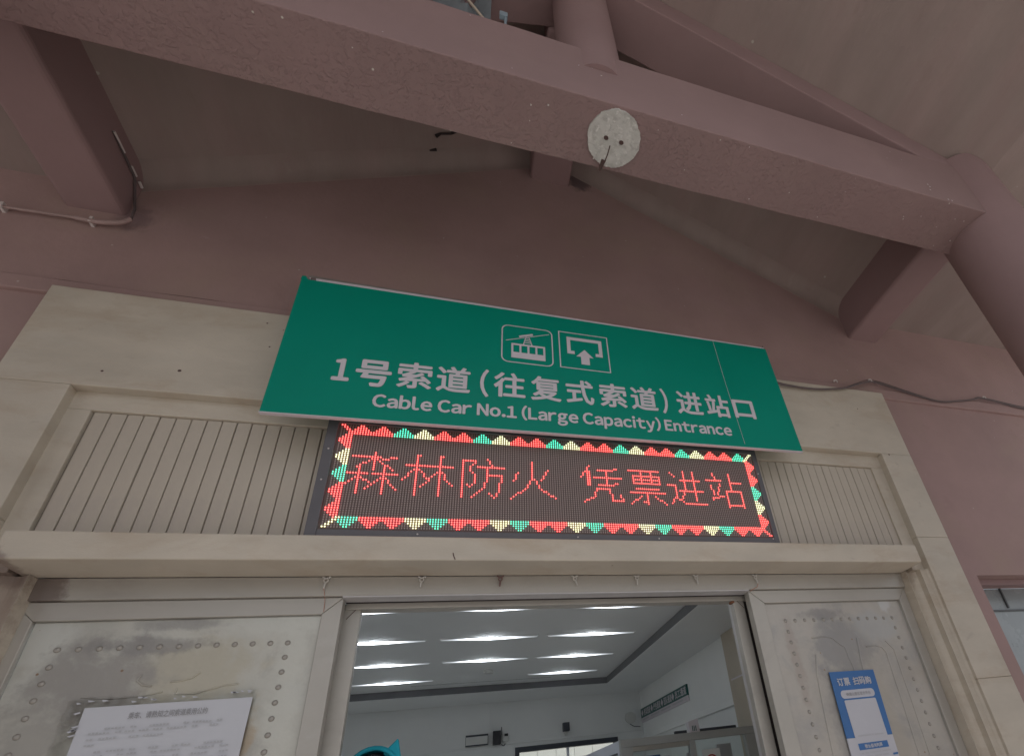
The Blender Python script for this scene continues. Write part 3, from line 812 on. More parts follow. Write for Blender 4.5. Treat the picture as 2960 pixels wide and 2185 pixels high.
quad(mb, [(.128, 2.032), (.349, 2.114), (.348, 2.118), (.127, 2.036)], ty)
quad(mb, [(.196, 2.066), (.266, 2.092), (.262, 2.104), (.192, 2.078)], ty)
build('cable_car_pictogram', mb, 'sign_white', sign)
mb = MB(); ring_xz(mb, [(.398, 1.893), (.668, 1.893), (.668, 2.155), (.398, 2.155)], [(.404, 1.899), (.662, 1.899), (.662, 2.149), (.404, 2.149)], ty)
for q in ([(.441, 2.098), (.632, 2.098), (.632, 2.120), (.441, 2.120)], [(.441, 2.020), (.460, 2.020), (.460, 2.098), (.441, 2.098)], [(.613, 2.020), (.632, 2.020), (.632, 2.098), (.613, 2.098)],
          [(.441, 1.998), (.480, 1.998), (.480, 2.020), (.441, 2.020)], [(.593, 1.998), (.632, 1.998), (.632, 2.020), (.593, 2.020)],
          [(.512, 1.931), (.557, 1.931), (.557, 1.984), (.512, 1.984)], [(.487, 1.984), (.580, 1.984), (.534, 2.038)]): quad(mb, q, ty)
build('entrance_pictogram', mb, 'sign_white', sign)
mb = MB(); mb.tube([(1.336, ty, 2.256), (1.340, ty, 2.10), (1.347, ty, 1.90), (1.353, ty, 1.76), (1.361, ty, 1.60), (1.366, ty, 1.50)], .0011, 4)
build('vinyl_seam', mb, 'sign_white', sign)

# ================================================================= LED DISPLAY
LX0, LX1, LZ0, LZ1, LY = -.594, 1.475, .9605, 1.545, 2.012
ledd = thing('led_display', 'dark moving message display with red dot characters under the green sign', 'display', ((LX0+LX1)/2, LY, LZ0))
mb = MB(); mb.box(LX0, LX1, LY+.012, LY+.095, LZ0, LZ1); build('case', mb, 'led_case', ledd, bevel=.004)
PIT = .010365; DX0, DZ0 = -.5466+.0007, .9985
NXD, NZD = 192, 48
fx0, fx1, fz0, fz1 = DX0-.008, DX0+NXD*PIT+.003, DZ0-.008, DZ0+NZD*PIT+.003
for q in ((LX0, fx0, LZ0+.001, LZ1-.001), (fx1, LX1, LZ0+.001, LZ1-.001)):
    mb = MB(); mb.box(q[0], q[1], LY, LY+.02, q[2], q[3]); build('frame_side', mb, 'led_case', ledd, bevel=.002)
for q in ((fx0+.0005, fx1-.0005, LZ0, fz0), (fx0+.0005, fx1-.0005, fz1, LZ1)):
    mb = MB(); mb.box(q[0], q[1], LY, LY+.02, q[2], q[3]); build('frame_rail', mb, 'led_case', ledd, bevel=.002)
mb = MB(); mb.box(fx0-.004, fx1+.004, LY+.008, LY+.0115, fz0-.004, fz1+.004); build('dot_face', mb, 'led_face', ledd)
for sx_, sz_ in ((-.573, 1.36), (-.575, 1.21), (-.2, .975), (.45, .975), (.83, .975), (1.44, .985), (1.456, 1.37)):
    mb = MB(); mb.dome((sx_, LY-.0005, sz_), .004, .003, 8, 2); build('screw', mb, 'trim', ledd)
grid = {}
def put(x, y, c):
    if 0 <= x < NXD and 0 <= y < NZD: grid[(x, y)] = c
def line(x0, y0, x1, y1, ox, oy, c='r'):
    n = max(abs(x1-x0), abs(y1-y0), 1)
    for i in range(n+1):
        put(ox+round(x0+(x1-x0)*i/n), oy-round(y0+(y1-y0)*i/n), c)
CH = {
'sen': [[(2,2),(12,2),(13,3),(15,3),(16,2),(18,2)],[(10,0),(10,8)],[(9,3),(4,7)],[(11,3),(17,8)],[(1,10),(8,10)],[(5,6),(5,19)],[(4,12),(0,16)],[(6,12),(9,14)],[(10,10),(19,10)],[(14,7),(14,19)],[(13,12),(8,17)],[(15,12),(17,15),(19,17)]],
'lin': [[(1,5),(9,5)],[(5,0),(5,19)],[(5,0),(6,0)],[(4,7),(0,12)],[(6,7),(9,11)],[(10,5),(19,5)],[(14,0),(14,19)],[(15,0),(14,0)],[(13,8),(7,15)],[(15,8),(17,12),(19,14)]],
'fang': [[(1,1),(1,19)],[(1,1),(6,1)],[(6,1),(4,5),(6,9),(6,12),(4,14),(3,13)],[(11,0),(13,3)],[(7,4),(18,4)],[(11,4),(11,9),(10,14),(5,19)],[(11,8),(17,8)],[(17,8),(16,16),(14,19),(12,17)]],
'huo': [[(9,0),(9,8),(7,13),(0,19)],[(10,9),(13,14),(19,18)],[(3,6),(1,10)],[(16,4),(13,9)]],
'ping': [[(4,0),(0,6)],[(3,3),(3,10)],[(4,3),(4,10)],[(8,2),(14,2),(17,1)],[(12,2),(12,9)],[(6,6),(19,6)],[(8,10),(13,10),(17,9)],[(7,12),(13,12)],[(7,12),(6,16),(1,19)],[(13,12),(14,18),(19,18),(18,15)]],
'piao': [[(1,1),(16,1)],[(3,4),(16,4)],[(3,4),(3,8)],[(16,4),(16,8)],[(3,8),(16,8)],[(7,1),(7,8)],[(12,1),(12,8)],[(3,6),(16,6)],[(4,11),(15,11)],[(1,13),(18,13)],[(9,13),(9,19),(7,18)],[(6,15),(1,19)],[(13,15),(18,19)]],
'jin': [[(2,1),(4,3)],[(0,8),(4,8)],[(4,8),(4,14),(1,18)],[(4,15),(8,18),(19,18)],[(7,5),(17,5)],[(6,11),(18,11)],[(9,0),(9,10),(7,15)],[(14,0),(14,16)]],
'zhan': [[(4,0),(5,3)],[(0,4),(8,4)],[(2,7),(3,12)],[(7,6),(5,12)],[(2,15),(2,14),(8,13)],[(13,0),(13,10)],[(13,5),(19,5)],[(10,10),(18,10)],[(10,10),(10,19)],[(18,10),(18,19)],[(10,18),(18,18)]],
}
for key, ox in (('sen', 4), ('lin', 25), ('fang', 47), ('huo', 68), ('ping', 99), ('piao', 121), ('jin', 141), ('zhan', 162)):
    for pl in CH[key]:
        for a, b in zip(pl, pl[1:]): line(a[0], a[1], b[0], b[1], ox, 34)
tri = [8, 8, 6, 4, 2]
def triangle(cx, side, c):
    for r, w in enumerate(tri):
        for i in range(w):
            o1 = cx+(8-w)//2+i
            if side == 'b': put(o1, 4-r, c)
            if side == 't': put(o1, NZD-5+r, c)
            if side == 'l': put(4-r, o1, c)
            if side == 'r': put(NXD-5+r, o1, c)
for k in range(23):
    triangle(4+8*k, 'b', 'grrw'[k % 4]); triangle(4+8*k, 't', 'rrgw'[k % 4])
for k, (a, b) in enumerate(zip('rrgwr', 'rwgrr')):
    pass
for k in range(5):
    triangle(4+8*(4-k), 'l', 'rwgrr'[k]); triangle(4+8*(4-k), 'r', 'rrgwr'[k])
for i in range(5):
    for d in (0, 1):
        put(i+d, i, 'w'); put(NXD-1-i-d, i, 'r'); put(i+d, NZD-1-i, 'r'); put(NXD-1-i-d, NZD-1-i, 'w')
off, ls, cs = MB(), {'r': MB(), 'g': MB(), 'w': MB()}, {'r': MB(), 'g': MB(), 'w': MB()}
for j in range(NZD):
    for i in range(NXD):
        c = (DX0+(i+.5)*PIT, LY+.006, DZ0+(j+.5)*PIT)
        k = grid.get((i, j))
        if k is None:
            n_ = len(off.v)
            off.v += [(c[0]+.0031*math.cos(math.pi*j_/3), c[1], c[2]+.0047*math.sin(math.pi*j_/3)) for j_ in range(6)]
            off.f.append(tuple(range(n_, n_+6)))
        else:
            ls[k].disc_y(c, .0051, 8); cs[k].dome((c[0], c[1]-.0006, c[2]), .0025, .0050, 6, 2)
o = build('unlit_dots', off, 'led_off', ledd); o['kind'] = 'stuff'
for k, nm in (('r', 'red'), ('g', 'green'), ('w', 'white')):
    o = build('lit_%s_lenses' % nm, ls[k], 'led_'+nm, ledd); o['kind'] = 'stuff'
    o = build('lit_%s_diodes' % nm, cs[k], 'led_'+nm+'_core', ledd); o['kind'] = 'stuff'

# ================================================================= WIRES ON THE WALL
def smooth_path(P, n=6):
    out = []
    for i in range(len(P)-1):
        p0 = Vector(P[max(i-1, 0)]); p1 = Vector(P[i]); p2 = Vector(P[i+1]); p3 = Vector(P[min(i+2, len(P)-1)])
        for s in range(n):
            t = s/n
            out.append(.5*((2*p1)+(p2-p0)*t+(2*p0-5*p1+4*p2-p3)*t*t+(3*p1-p0-3*p2+p3)*t*t*t))
    out.append(Vector(P[-1])); return out
cb = thing('wall_cable', 'dark cable sagging between clips on the wall right of the sign', 'cable', (3.0, 2.10, 2.2))
W = [(1.60, 2.11, 2.20), (1.861, 2.10, 2.154), (1.976, 2.10, 2.146), (2.173, 2.10, 2.150), (2.389, 2.10, 2.189), (2.525, 2.10, 2.240), (2.658, 2.10, 2.282), (2.783, 2.10, 2.267), (3.0, 2.10, 2.216), (3.242, 2.10, 2.178), (3.443, 2.10, 2.207), (3.622, 2.10, 2.246), (3.749, 2.10, 2.270), (4.156, 2.10, 2.219), (4.7, 2.10, 2.24)]
W = [(x*(.974 if x < 2.62 else 1), 2.050, z*(.974 if x < 2.62 else 1)) if x < 2.62 else (x, y, z) for x, y, z in W]
mb = MB(); mb.tube(smooth_path(W), .0065, 7); build('cable', mb, 'wire', cb)
mb = MB(); mb.tube(smooth_path([(x, y+.006, z+.016+.01*math.sin(x*5)) for x, y, z in W]), .003, 6); build('thin_wire', mb, 'wire', cb)
for cx, cz in ((2.658, 2.290), (3.749, 2.276), (2.342, 2.236)):
    mb = MB(); mb.tube([(cx+.013*math.cos(q*.5), 2.098, cz+.013*math.sin(q*.5)) for q in range(-1, 8)], .0045, 6); build('clip', mb, 'conduit_white', cb)
cd = thing('wall_conduit', 'pinkish conduit along the wall under the left purlin', 'conduit', (-2.0, 2.11, 2.65))
mb = MB(); mb.tube([(-3.0, 2.108, 2.625), (-2.119, 2.108, 2.648), (-1.845, 2.108, 2.655)], .007, 8); build('pipe', mb, 'conduit', cd)
mb = MB(); mb.tube(smooth_path([(-1.850, 2.105, 2.652), (-1.772, 2.103, 2.643), (-1.715, 2.10, 2.650), (-1.675, 2.10, 2.668), (-1.652, 2.10, 2.70)]), .011, 8); build('elbow', mb, 'conduit', cd)
mb = MB(); mb.tube([(-1.652, 2.10, 2.70), (-1.660, 2.10, 2.78), (-1.690, 2.11, 2.87), (-1.692, 2.05, 2.96), (-1.692, 1.84, 2.975)], .006, 7); build('lead', mb, 'wire', cd)
for y0, y1 in ((1.84, 1.935), (2.0, 2.05), (2.08, 2.11)):
    mb = MB(); mb.tube([(-1.690, y0, 2.975), (-1.690, y1, 2.972)], .0065, 7); build('sleeve', mb, 'conduit_white', cd)
for cx in (-2.11, -1.79):
    mb = MB(); mb.box(cx-.006, cx+.006, 2.095, 2.13, 2.635, 2.668); build('clip', mb, 'conduit_white', cd)

# ================================================================= NOTICE AND POSTER
PY = 2.183
nt = thing('paper_notice', 'white printed notice under plastic film taped on the left door', 'notice', (-.9, PY, -.05))
def sheetgrid(x0, x1, z0, z1, y, nx, nz, amp, fr, seed, lean=0.0):
    mb = MB()
    for j in range(nz+1):
        for i in range(nx+1):
            x = x0+(x1-x0)*i/nx; z = z0+(z1-z0)*j/nz
            d = noise.noise(Vector((x*fr, seed, z*fr*.6)))*amp
            mb.v.append((x, y+d, z))
    for j in range(nz):
        for i in range(nx):
            a = j*(nx+1)+i; mb.f.append((a, a+1, a+nx+2, a+nx+1))
    mb.smooth = True
    return mb
mb = sheetgrid(-1.135, -.685, -.20, .427, PY, 40, 40, .0022, 14, 3.3)
build('sheet', mb, 'paper', nt)
mb = sheetgrid(-1.185, -.675, -.24, .455, PY+.0035, 90, 60, .0026, 38, 8.1)
for k, v in enumerate(mb.v):
    if v[0] < -1.16 or v[2] > .44: mb.v[k] = (v[0]+.012*noise.noise(Vector((v[2]*40, 1, v[0]*9))), v[1], v[2]+.010*noise.noise(Vector((v[0]*40, 2, 5))))
build('plastic_film', mb, 'film', nt)
mb = MB(); add_text(mb, '乘车、请熟知之间索道乘用公约', -1.014, -.804, .383, .404, PY-.0045, .01)
build('heading', mb, 'ink_dark', nt)
rnd = random.Random(9); mb = MB()
for r in range(24):
    z = .362-.0165*r-(.004 if r % 4 == 0 else 0); x = -1.10 if r % 4 else -1.07
    if r == 0: x = -1.065
    while x < -.72:
        w = rnd.choice((.018, .03, .045, .06)); w = min(w, -.715-x)
        n = max(1, int(w/.009))
        for q in range(n):
            xx = x+q*.009; h = rnd.uniform(.0035, .006)
            quad(mb, [(xx, z), (xx+.0065, z), (xx+.0065, z+h), (xx, z+h)], PY-.0045)
        x += w+rnd.choice((.006, .006, .012, .03))
        if rnd.random() < .04: break
o = build('small_print', mb, 'ink', nt); o['kind'] = 'stuff'
mb = MB(); rnd = random.Random(2)
for i in range(16):
    x = rnd.uniform(-1.17, -.70); z = .432+rnd.uniform(0, .014); l = rnd.uniform(.006, .02)
    quad(mb, [(x, z), (x+l, z+.001), (x+l*.6, z+.004), (x-.003, z+.006)], PY-.003)
for i in range(6):
    z = rnd.uniform(.30, .42); x = -1.15+rnd.uniform(-.01, .008)
    quad(mb, [(x, z), (x+.012, z+.004), (x+.010, z+.008), (x-.006, z+.004)], PY-.003)
o = build('film_crease', mb, 'poster_white', nt); o['kind'] = 'stuff'

po = thing('blue_poster', 'blue and white ticket poster stuck on the right door leaf', 'poster', (1.79, PY, -.3))
mb = MB(); mb.poly_xz([(1.669, .363), (1.930, .360), (1.918, .068), (1.661, .073)], PY-.001, PY+.004)
build('blue_field', mb, 'poster_blue', po)
mb = MB(); mb.poly_xz([(1.661, .0725), (1.918, .0675), (1.912, -.25), (1.652, -.25)], PY-.001, PY+.004)
build('white_field', mb, 'poster_white', po)
ta = -.012
def px(x, z): return (x, PY-.0028, z)
mb = MB()
for ch, a in (('订', 1.697), ('票', 1.735), ('扫', 1.788), ('码', 1.824), ('购', 1.860)): char_at(mb, ch, a, a+.034, .296, .332, PY-.0028, .0012)
build('title', mb, 'poster_white', po)
mb = MB(); n = 0
quad(mb, rrect(1.698, 1.893, .239, .276, .0175), PY-.0020); build('pill_label', mb, 'poster_white', po)
mb = MB(); add_text(mb, '峨眉山景区官方平台', 1.728, 1.868, .249, .265, PY-.0034, .008); build('pill_text', mb, 'ink_dark', po)
mb = MB(); quad(mb, rrect(1.706, 1.888, .063, .232, .006), PY-.0022); build('code_card', mb, 'poster_white', po, label='blank white card, its code left out')
mb = MB(); quad(mb, [(1.711, .020), (1.876, .020), (1.876, .047), (1.711, .047)], PY-.0022); build('caption_bar', mb, 'poster_blue', po)
mb = MB(); add_text(mb, '微信查询购票', 1.743, 1.842, .025, .042, PY-.0034, .02); build('caption', mb, 'poster_white', po)
mb = MB(); rnd = random.Random(4)
for z, xa, xb in ((.0045, 1.715, 1.878), (-.010, 1.74, 1.86), (.0745, 1.722, 1.868)):
    x = xa
    while x < xb: quad(mb, [(x, z), (x+.005, z), (x+.005, z+.005), (x, z+.005)], PY-.0034); x += .0068 if rnd.random() > .12 else .014
o = build('small_print', mb, 'ink', po); o['kind'] = 'stuff'
mb = MB(); quad(mb, [(1.885, -.015), (1.913, -.014), (1.913, -.006), (1.885, -.007)], PY-.0028); build('blue_tick', mb, 'poster_blue', po)

# ================================================================= THE HALL BEHIND THE DOOR
XL, XR, YB, ZC, ZT = -2.6, 2.654, 8.21, 1.30, 1.385
mb = MB(); mb.box(XL-.1, XR+.1, 2.20, YB, -1.60, -1.498); solo('hall_floor', mb, 'tile', None, None, (0, 5, -1.5), kind='structure')
mb = MB(); mb.box(XR, XR+.15, 2.40, YB, -1.5, 1.6); solo('hall_right_wall', mb, 'room_wall', None, None, (XR, 5, -1.5), kind='structure')
mb = MB(); mb.box(XL-.15, XL, 2.40, YB, 1.24, 1.6); mb.box(XL-.15, XL, 2.40, 2.7, -1.5, 1.24); mb.box(XL-.15, XL, 7.95, YB, -1.5, 1.24); solo('hall_left_wall', mb, 'room_wall', None, None, (XL, 5, -1.5), kind='structure')  # large opening added to let daylight into the hall
mb = MB()
wx0, wx1, wz = .736, 2.233, .683
mb.box(XL-.15, wx0, YB, YB+.18, -1.5, 1.6); mb.box(wx0, wx1, YB, YB+.18, wz, 1.6); mb.box(wx1, XR+.15, YB, YB+.18, -1.5, 1.6); mb.box(wx0, wx1, YB, YB+.18, -1.5, -.6)
solo('hall_back_wall', mb, 'room_wall', None, None, (0, YB, -1.5), kind='structure')
mb = MB(); mb.box(XL, -1.70, 2.375, 2.40, -1.5, 1.6); mb.box(2.64, XR, 2.375, 2.40, -1.5, 1.6)
solo('hall_front_wall', mb, 'room_wall', None, None, (0, 2.38, -1.5), kind='structure')
ce = thing('hall_ceiling', None, None, (0, 5, ZC)); ce['kind'] = 'structure'
mb = MB()
mb.box(XL, XR, 7.34, YB, ZC, ZC+.14); mb.box(1.92, XR, 2.40, 7.339, ZC, ZC+.14); mb.box(XL, -2.0, 2.40, 7.339, ZC, ZC+.14)
build('border', mb, 'room_ceiling', ce)
mb = MB(); mb.box(-2.0, 1.92, 2.40, 7.34, ZT, ZT+.06); build('sunk_panel', mb, 'room_ceiling', ce)
mb = MB(); mb.box(-2.0, 1.917, 7.330, 7.339, ZC+.004, ZT-.0005); mb.box(1.910, 1.919, 2.40, 7.329, ZC+.004, ZT-.0005); mb.box(-1.999, -1.990, 2.40, 7.329, ZC+.004, ZT-.0005)
build('cove_strip', mb, 'cove', ce)
mb = MB(); mb.box(-.6, 1.1, 7.08, 7.084, ZT-.003, ZT-.0006); build('panel_seam', mb, 'cove', ce)
mb = MB(); mb.box(XL, .60, YB-.02, YB-.0005, .715, .735); mb.box(.60, XR-.02, YB-.03, YB-.0005, .735, .765)
solo('wall_trunking', mb, 'room_wall', 'white cable trunking running along the back wall of the hall', 'trunking', (0, YB, .72), bevel=.003)
mb = MB(); mb.box(XR-.03, XR-.0005, 4.9, YB-.031, .60, .66)
solo('wall_trunking', mb, 'room_wall', 'white ledge along the right wall of the hall below the green sign', 'trunking', (XR, 6, .6), bevel=.003)
# lamps
def lamp(cx, cy, where):
    t = thing('ceiling_lamp', 'slim glowing ceiling lamp, ' + where, 'lamp', (cx, cy, ZT), 'lamps in rows on the hall ceiling')
    mb = MB(); mb.box(cx-.455, cx+.455, cy-.030, cy+.030, ZT-.006, ZT-.0008); build('tray', mb, 'room_ceiling', t)
    pts = []
    for i in range(17):
        u = -1+2*i/16; pts.append((cx+.44*u, cy-.003-.026*(1-abs(u))**1.0))
    for i in range(16, -1, -1):
        u = -1+2*i/16; pts.append((cx+.44*u, cy+.003+.026*(1-abs(u))**1.0))
    mb = MB(); mb.prism_xy(pts, ZT-.013, ZT-.0062)
    build('lens', mb, 'lamp_lens', t, base=(cx, cy, ZT))
    return t
rows = [(3.33, 'row added out of view above the door head'), (4.20, 'nearest row'), (5.06, 'second row from the door'), (5.93, 'third row from the door'), (6.80, 'farthest row')]  # the row above the door head is added, unseen, to brighten the hall
cols = [(-1.72, 'added out of view at far left'), (-.785, 'left of the opening'), (.225, 'in the middle'), (1.21, 'on the right')]  # the far left column is added, unseen, for more light on the ceiling
for ry, rn_ in rows:
    for cx, cn in cols:
        if ry == 6.80 and cx in (.225, -1.72): continue
        lamp(cx, ry, rn_ + ', ' + cn)
mb = MB(); mb.tube([(.278, 6.47, ZT-.03), (.278, 6.47, ZT)], .055, 24)
solo('smoke_detector', mb, 'white_pl', 'small round detector on the hall ceiling between two lamps', 'detector', (.278, 6.47, ZT-.03))
# back wall fittings
t = thing('wall_notice_frame', 'white wall box with dark bands above and below, back of the hall', 'box', (.218, YB, .75))
mb = MB(); mb.box(.067, .368, YB-.05, YB-.0005, .748, .896); build('body', mb, 'white_pl', t, bevel=.004)
mb = MB(); mb.box(.069, .366, YB-.053, YB-.0503, .870, .894); build('dark_band', mb, 'slate', t)
mb = MB(); mb.box(.069, .366, YB-.053, YB-.0503, .750, .768); build('dark_band', mb, 'slate', t)
mb = MB(); mb.box(.067, .072, YB-.053, YB-.0503, .769, .869); mb.box(.362, .367, YB-.053, YB-.0503, .769, .869); build('edge_line', mb, 'slate', t)
mb = MB(); mb.box(.378, .396, YB-.015, YB-.0005, .737, 1.262); solo('wall_conduit', mb, 'room_wall', 'thin vertical conduit rising beside the black box on the back wall', 'conduit', (.387, YB, .737))
t = thing('wall_speaker', 'black box speaker beside the vertical conduit at the back', 'speaker', (.48, YB, .74), 'speakers on the back wall')
mb = MB(); mb.box(.430, .535, YB-.10, YB-.012, .742, .915); build('cabinet', mb, 'black', t, bevel=.004)
mb = MB(); mb.box(.470, .495, YB-.012, YB-.0005, .80, .85); build('bracket', mb, 'slate', t)
t = thing('wall_telephone', 'pale wall device with a dark screen and aerial beside the black speaker', 'device', (.60, YB, .76))
mb = MB(); mb.box(.555, .64, YB-.06, YB-.0005, .765, .875); build('body', mb, 'white_pl', t, bevel=.015)
mb = MB(); mb.box(.585, .635, YB-.063, YB-.0603, .838, .872); build('screen', mb, 'black', t)
mb = MB(); mb.tube([(.553, YB-.03, .86), (.548, YB-.03, .965)], .005, 6); build('aerial', mb, 'slate', t)
mb = MB(); mb.tube([(.575+.025*math.sin(q), YB-.03, .752-.028*math.cos(q)) for q in [-1.5+.4*i for i in range(8)]], .006, 6); build('cord_loop', mb, 'slate', t)
t = thing('wall_speaker', 'small dark speaker on a bracket above the back window', 'speaker', (1.458, YB, .76), 'speakers on the back wall')
mb = MB(); mb.box(1.412, 1.503, YB-.11, YB-.02, .822, .938); build('cabinet', mb, 'slate', t, bevel=.004)
mb = MB(); mb.poly_xz([(1.43, .8215), (1.487, .8215), (1.467, .768), (1.452, .768)], YB-.05, YB-.0005); build('bracket', mb, 'white_pl', t)
mb = MB(); mb.tube([(2.46, YB-.035, .925), (2.46, YB-.0005, .925)], .085, 28)
t = thing('wall_fan', 'round white ventilator in the back right corner of the hall', 'ventilator', (2.46, YB, .84))
build('housing', mb, 'white_pl', t)
mb = MB(); mb.tube([(2.44, YB-.02, .84), (2.50, YB-.03, .80), (2.60, YB-.03, .79)], .005, 6); build('lead', mb, 'slate', t)
# back window
t = thing('back_window', 'bright dark-framed window low in the back wall of the hall', 'window', ((wx0+wx1)/2, YB, -.6))
mb = MB(); mb.box(wx0, wx1, YB-.02, YB+.10, wz-.065, wz); build('head', mb, 'slate', t)
for a, b2 in ((wx0, wx0+.06), (wx1-.05, wx1)):
    mb = MB(); mb.box(a, b2, YB-.018, YB+.10, -.6, wz-.0655); build('side', mb, 'slate', t)
mb = MB(); mb.box(1.468, 1.498, YB, YB+.06, -.599, wz-.066); build('mullion', mb, 'board', t)
mb = MB(); mb.box(wx0+.061, 1.467, YB+.02, YB+.026, -.6, wz-.066); build('pane', mb, 'glass', t)
mb = MB(); mb.box(1.499, wx1-.051, YB+.02, YB+.026, -.6, wz-.066); build('pane', mb, 'glass', t)
t = thing('added_hall_window', 'full height glazing added in the unseen left wall to light the hall', 'window', (XL, 5.3, -1.5))  # unseen window, added so that daylight brightens the hall
mb = MB(); mb.box(XL-.08, XL-.074, 2.7, 7.95, -1.5, 1.24); build('pane', mb, 'glass', t)
for y in (3.9, 4.9, 5.9, 6.9):
    mb = MB(); mb.box(XL-.10, XL-.05, y-.025, y+.025, -1.5, 1.24); build('mullion', mb, 'alu', t)
# tiled yard wall seen through it
yw = thing('yard_wall', 'sunlit white tiled wall outside the back window', 'wall', (1.5, 9.9, -1.5))
mb = MB(); mb.box(-3, 6, 9.93, 10.1, -1.5, 3.2); build('mortar', mb, 'joint', yw)
tm = None
for j in range(7):
    for i in range(12):
        if tm is None:
            mb = MB(); mb.box(.003, .317, 0, .03, .003, .217)
            o = build('tile', mb, 'yard_tile', yw, base=(0, 0, 0)); tm = o.data
        else:
            o = bpy.data.objects.new('tile', tm); COL.objects.link(o); o.parent = yw
        o.location = Vector((.3+.32*i+(.16 if j % 2 else 0), 9.905, -.3+.22*j)) - BASE[yw.name]
mb = MB(); mb.box(-3, 6, 9.91, 9.929, 1.30, 3.2); build('plain_top', mb, 'yard_tile', yw)
# hanging green direction sign on the right wall
hs_ = thing('direction_sign', 'green and white direction sign with arrows on the right wall of the hall', 'sign', (XR-.02, 7.2, .84))
mb = MB(); mb.box(XR-.022, XR-.0005, 6.24, 8.18, .90, 1.03); build('green_board', mb, 'dark_green', hs_)
mb = MB(); mb.box(XR-.021, XR-.0005, 6.24, 8.18, .835, .8995); build('white_board', mb, 'sign_white', hs_)
fx = lambda x, z: (XR-.024, 8.16-x, z)
u0 = .02
mb = MB()
def arrow(u):
    n = len(mb.v); mb.v += [fx(u+.05, .915), fx(u+.10, .965), fx(u+.05, 1.018), fx(u, .965)]; mb.f.append((n, n+1, n+2, n+3))
for grp, u in (('贵宾通道', .12), ('绿色通道', .58), ('团队通道', 1.04), ('员工通道', 1.48)):
    if u < 1.6: arrow(u-.11)
    add_text(mb, grp, u+.02, u+.33 if u < 1.4 else u+.42, .917, 1.013, 0, .02, xf=fx)
build('lettering', mb, 'sign_white', hs_)
mb = MB(); u = .06; rnd = random.Random(6)
while u < 1.85:
    if not (.34 < u % .47 < .44):
        n = len(mb.v); mb.v += [fx(u, .862), fx(u+.016, .862), fx(u+.016, .879), fx(u, .879)]; mb.f.append((n, n+1, n+2, n+3))
    u += .022
o = build('small_print', mb, 'ink', hs_); o['kind'] = 'stuff'
# tan cladding on the right wall near the door
mb = MB(); mb.box(XR-.045, XR-.0005, 3.0, 5.03, -1.5, ZC-.0005)
t = thing('wall_pilaster', 'tan stone pilaster on the right wall just inside the hall', 'pilaster', (XR, 4.0, -1.5))
build('cladding', mb, 'tan_stone', t, bevel=.003)
mb = MB(); mb.box(XR-.0475, XR-.0455, 4.66, 4.98, .818, .832); build('pale_strip', mb, 'sign_white', t)
# glazed booth
bo = thing('glazed_booth', 'grey framed glass booth in the hall behind the right post', 'booth', (1.95, 4.7, -1.5))
BY = 4.70
for x0, x1, z0, z1 in ((1.300, 2.600, .300, .363), (1.300, 1.405, -1.5, .2995), (1.934, 1.988, -1.5, .2995), (2.492, 2.600, -1.5, .2995)):
    mb = MB(); mb.box(x0, x1, BY, BY+.06, z0, z1); build('frame_member', mb, 'alu', bo, bevel=.003)
mb = MB(); mb.box(1.406, 1.933, BY+.03, BY+.036, -1.5, .299); build('pane', mb, 'glass', bo)
mb = MB(); mb.box(1.989, 2.491, BY+.03, BY+.036, -1.5, .299); build('pane', mb, 'glass', bo)
mb = MB(); mb.box(1.406, 1.933, BY+.007, BY+.055, .262, .2995); build('slide_rail', mb, 'metal_frame', bo)
mb = MB(); mb.box(1.300, 1.306, BY+.061, 6.3, -1.5, .362); build('side_panel', mb, 'board', bo)
for z in (.255, .19, .12):
    mb = MB(); mb.box(1.294, 1.2995, BY+.12, 6.2, z, z+.018); build('side_slot', mb, 'slate', bo)
mb = MB()
for x0, x1 in ((1.816, 1.930), (2.062, 2.425)): mb.box(x0, x1, BY+.02, BY+.05, .3635, .387)
build('dark_ledge', mb, 'slate', bo)
mb = MB(); mb.box(1.50, 1.80, 5.15, 5.20, -.3, .24); build('blue_curtain', mb, 'poster_blue', bo)
for x0, x1 in ((1.80, 1.86), (2.03, 2.10), (2.22, 2.27), (2.35, 2.50)):
    mb = MB(); mb.box(x0, x1, 5.05, 5.07, -.4, .22 if x0 != 2.35 else .26); build('white_card', mb, 'sign_white', bo)
mb = MB(); mb.box(1.933+.11, 2.14+.08, BY+.022, BY+.028, -.02, .215); build('notice_back', mb, 'tile', bo)
mb = MB(); mb.tube([(2.130+.052*math.cos(q*math.pi/12), BY+.019, .115+.052*math.sin(q*math.pi/12)) for q in range(24)], .006, 6, closed=True)
mb.tube([(2.095, BY+.018, .15), (2.165, BY+.018, .08)], .005, 6); mb.tube([(2.105, BY+.0195, .112), (2.155, BY+.0195, .112)], .004, 6)
build('no_smoking_ring', mb, 'red', bo)
t = thing('small_carton', 'small white carton standing on top of the glass booth', 'carton', (2.0, BY+.03, .3635))
mb = MB(); mb.poly_xz([(1.957, .3635), (2.050, .3635), (2.045, .475), (1.945, .450)], BY+.0, BY+.06); build('box', mb, 'sign_white', t, bevel=.002)
mb = MB()
for i in range(3): mb.box(1.978+.016*i, 1.985+.016*i, BY-.003, BY-.0005, .372, .415)
build('green_mark', mb, 'dark_green', t)

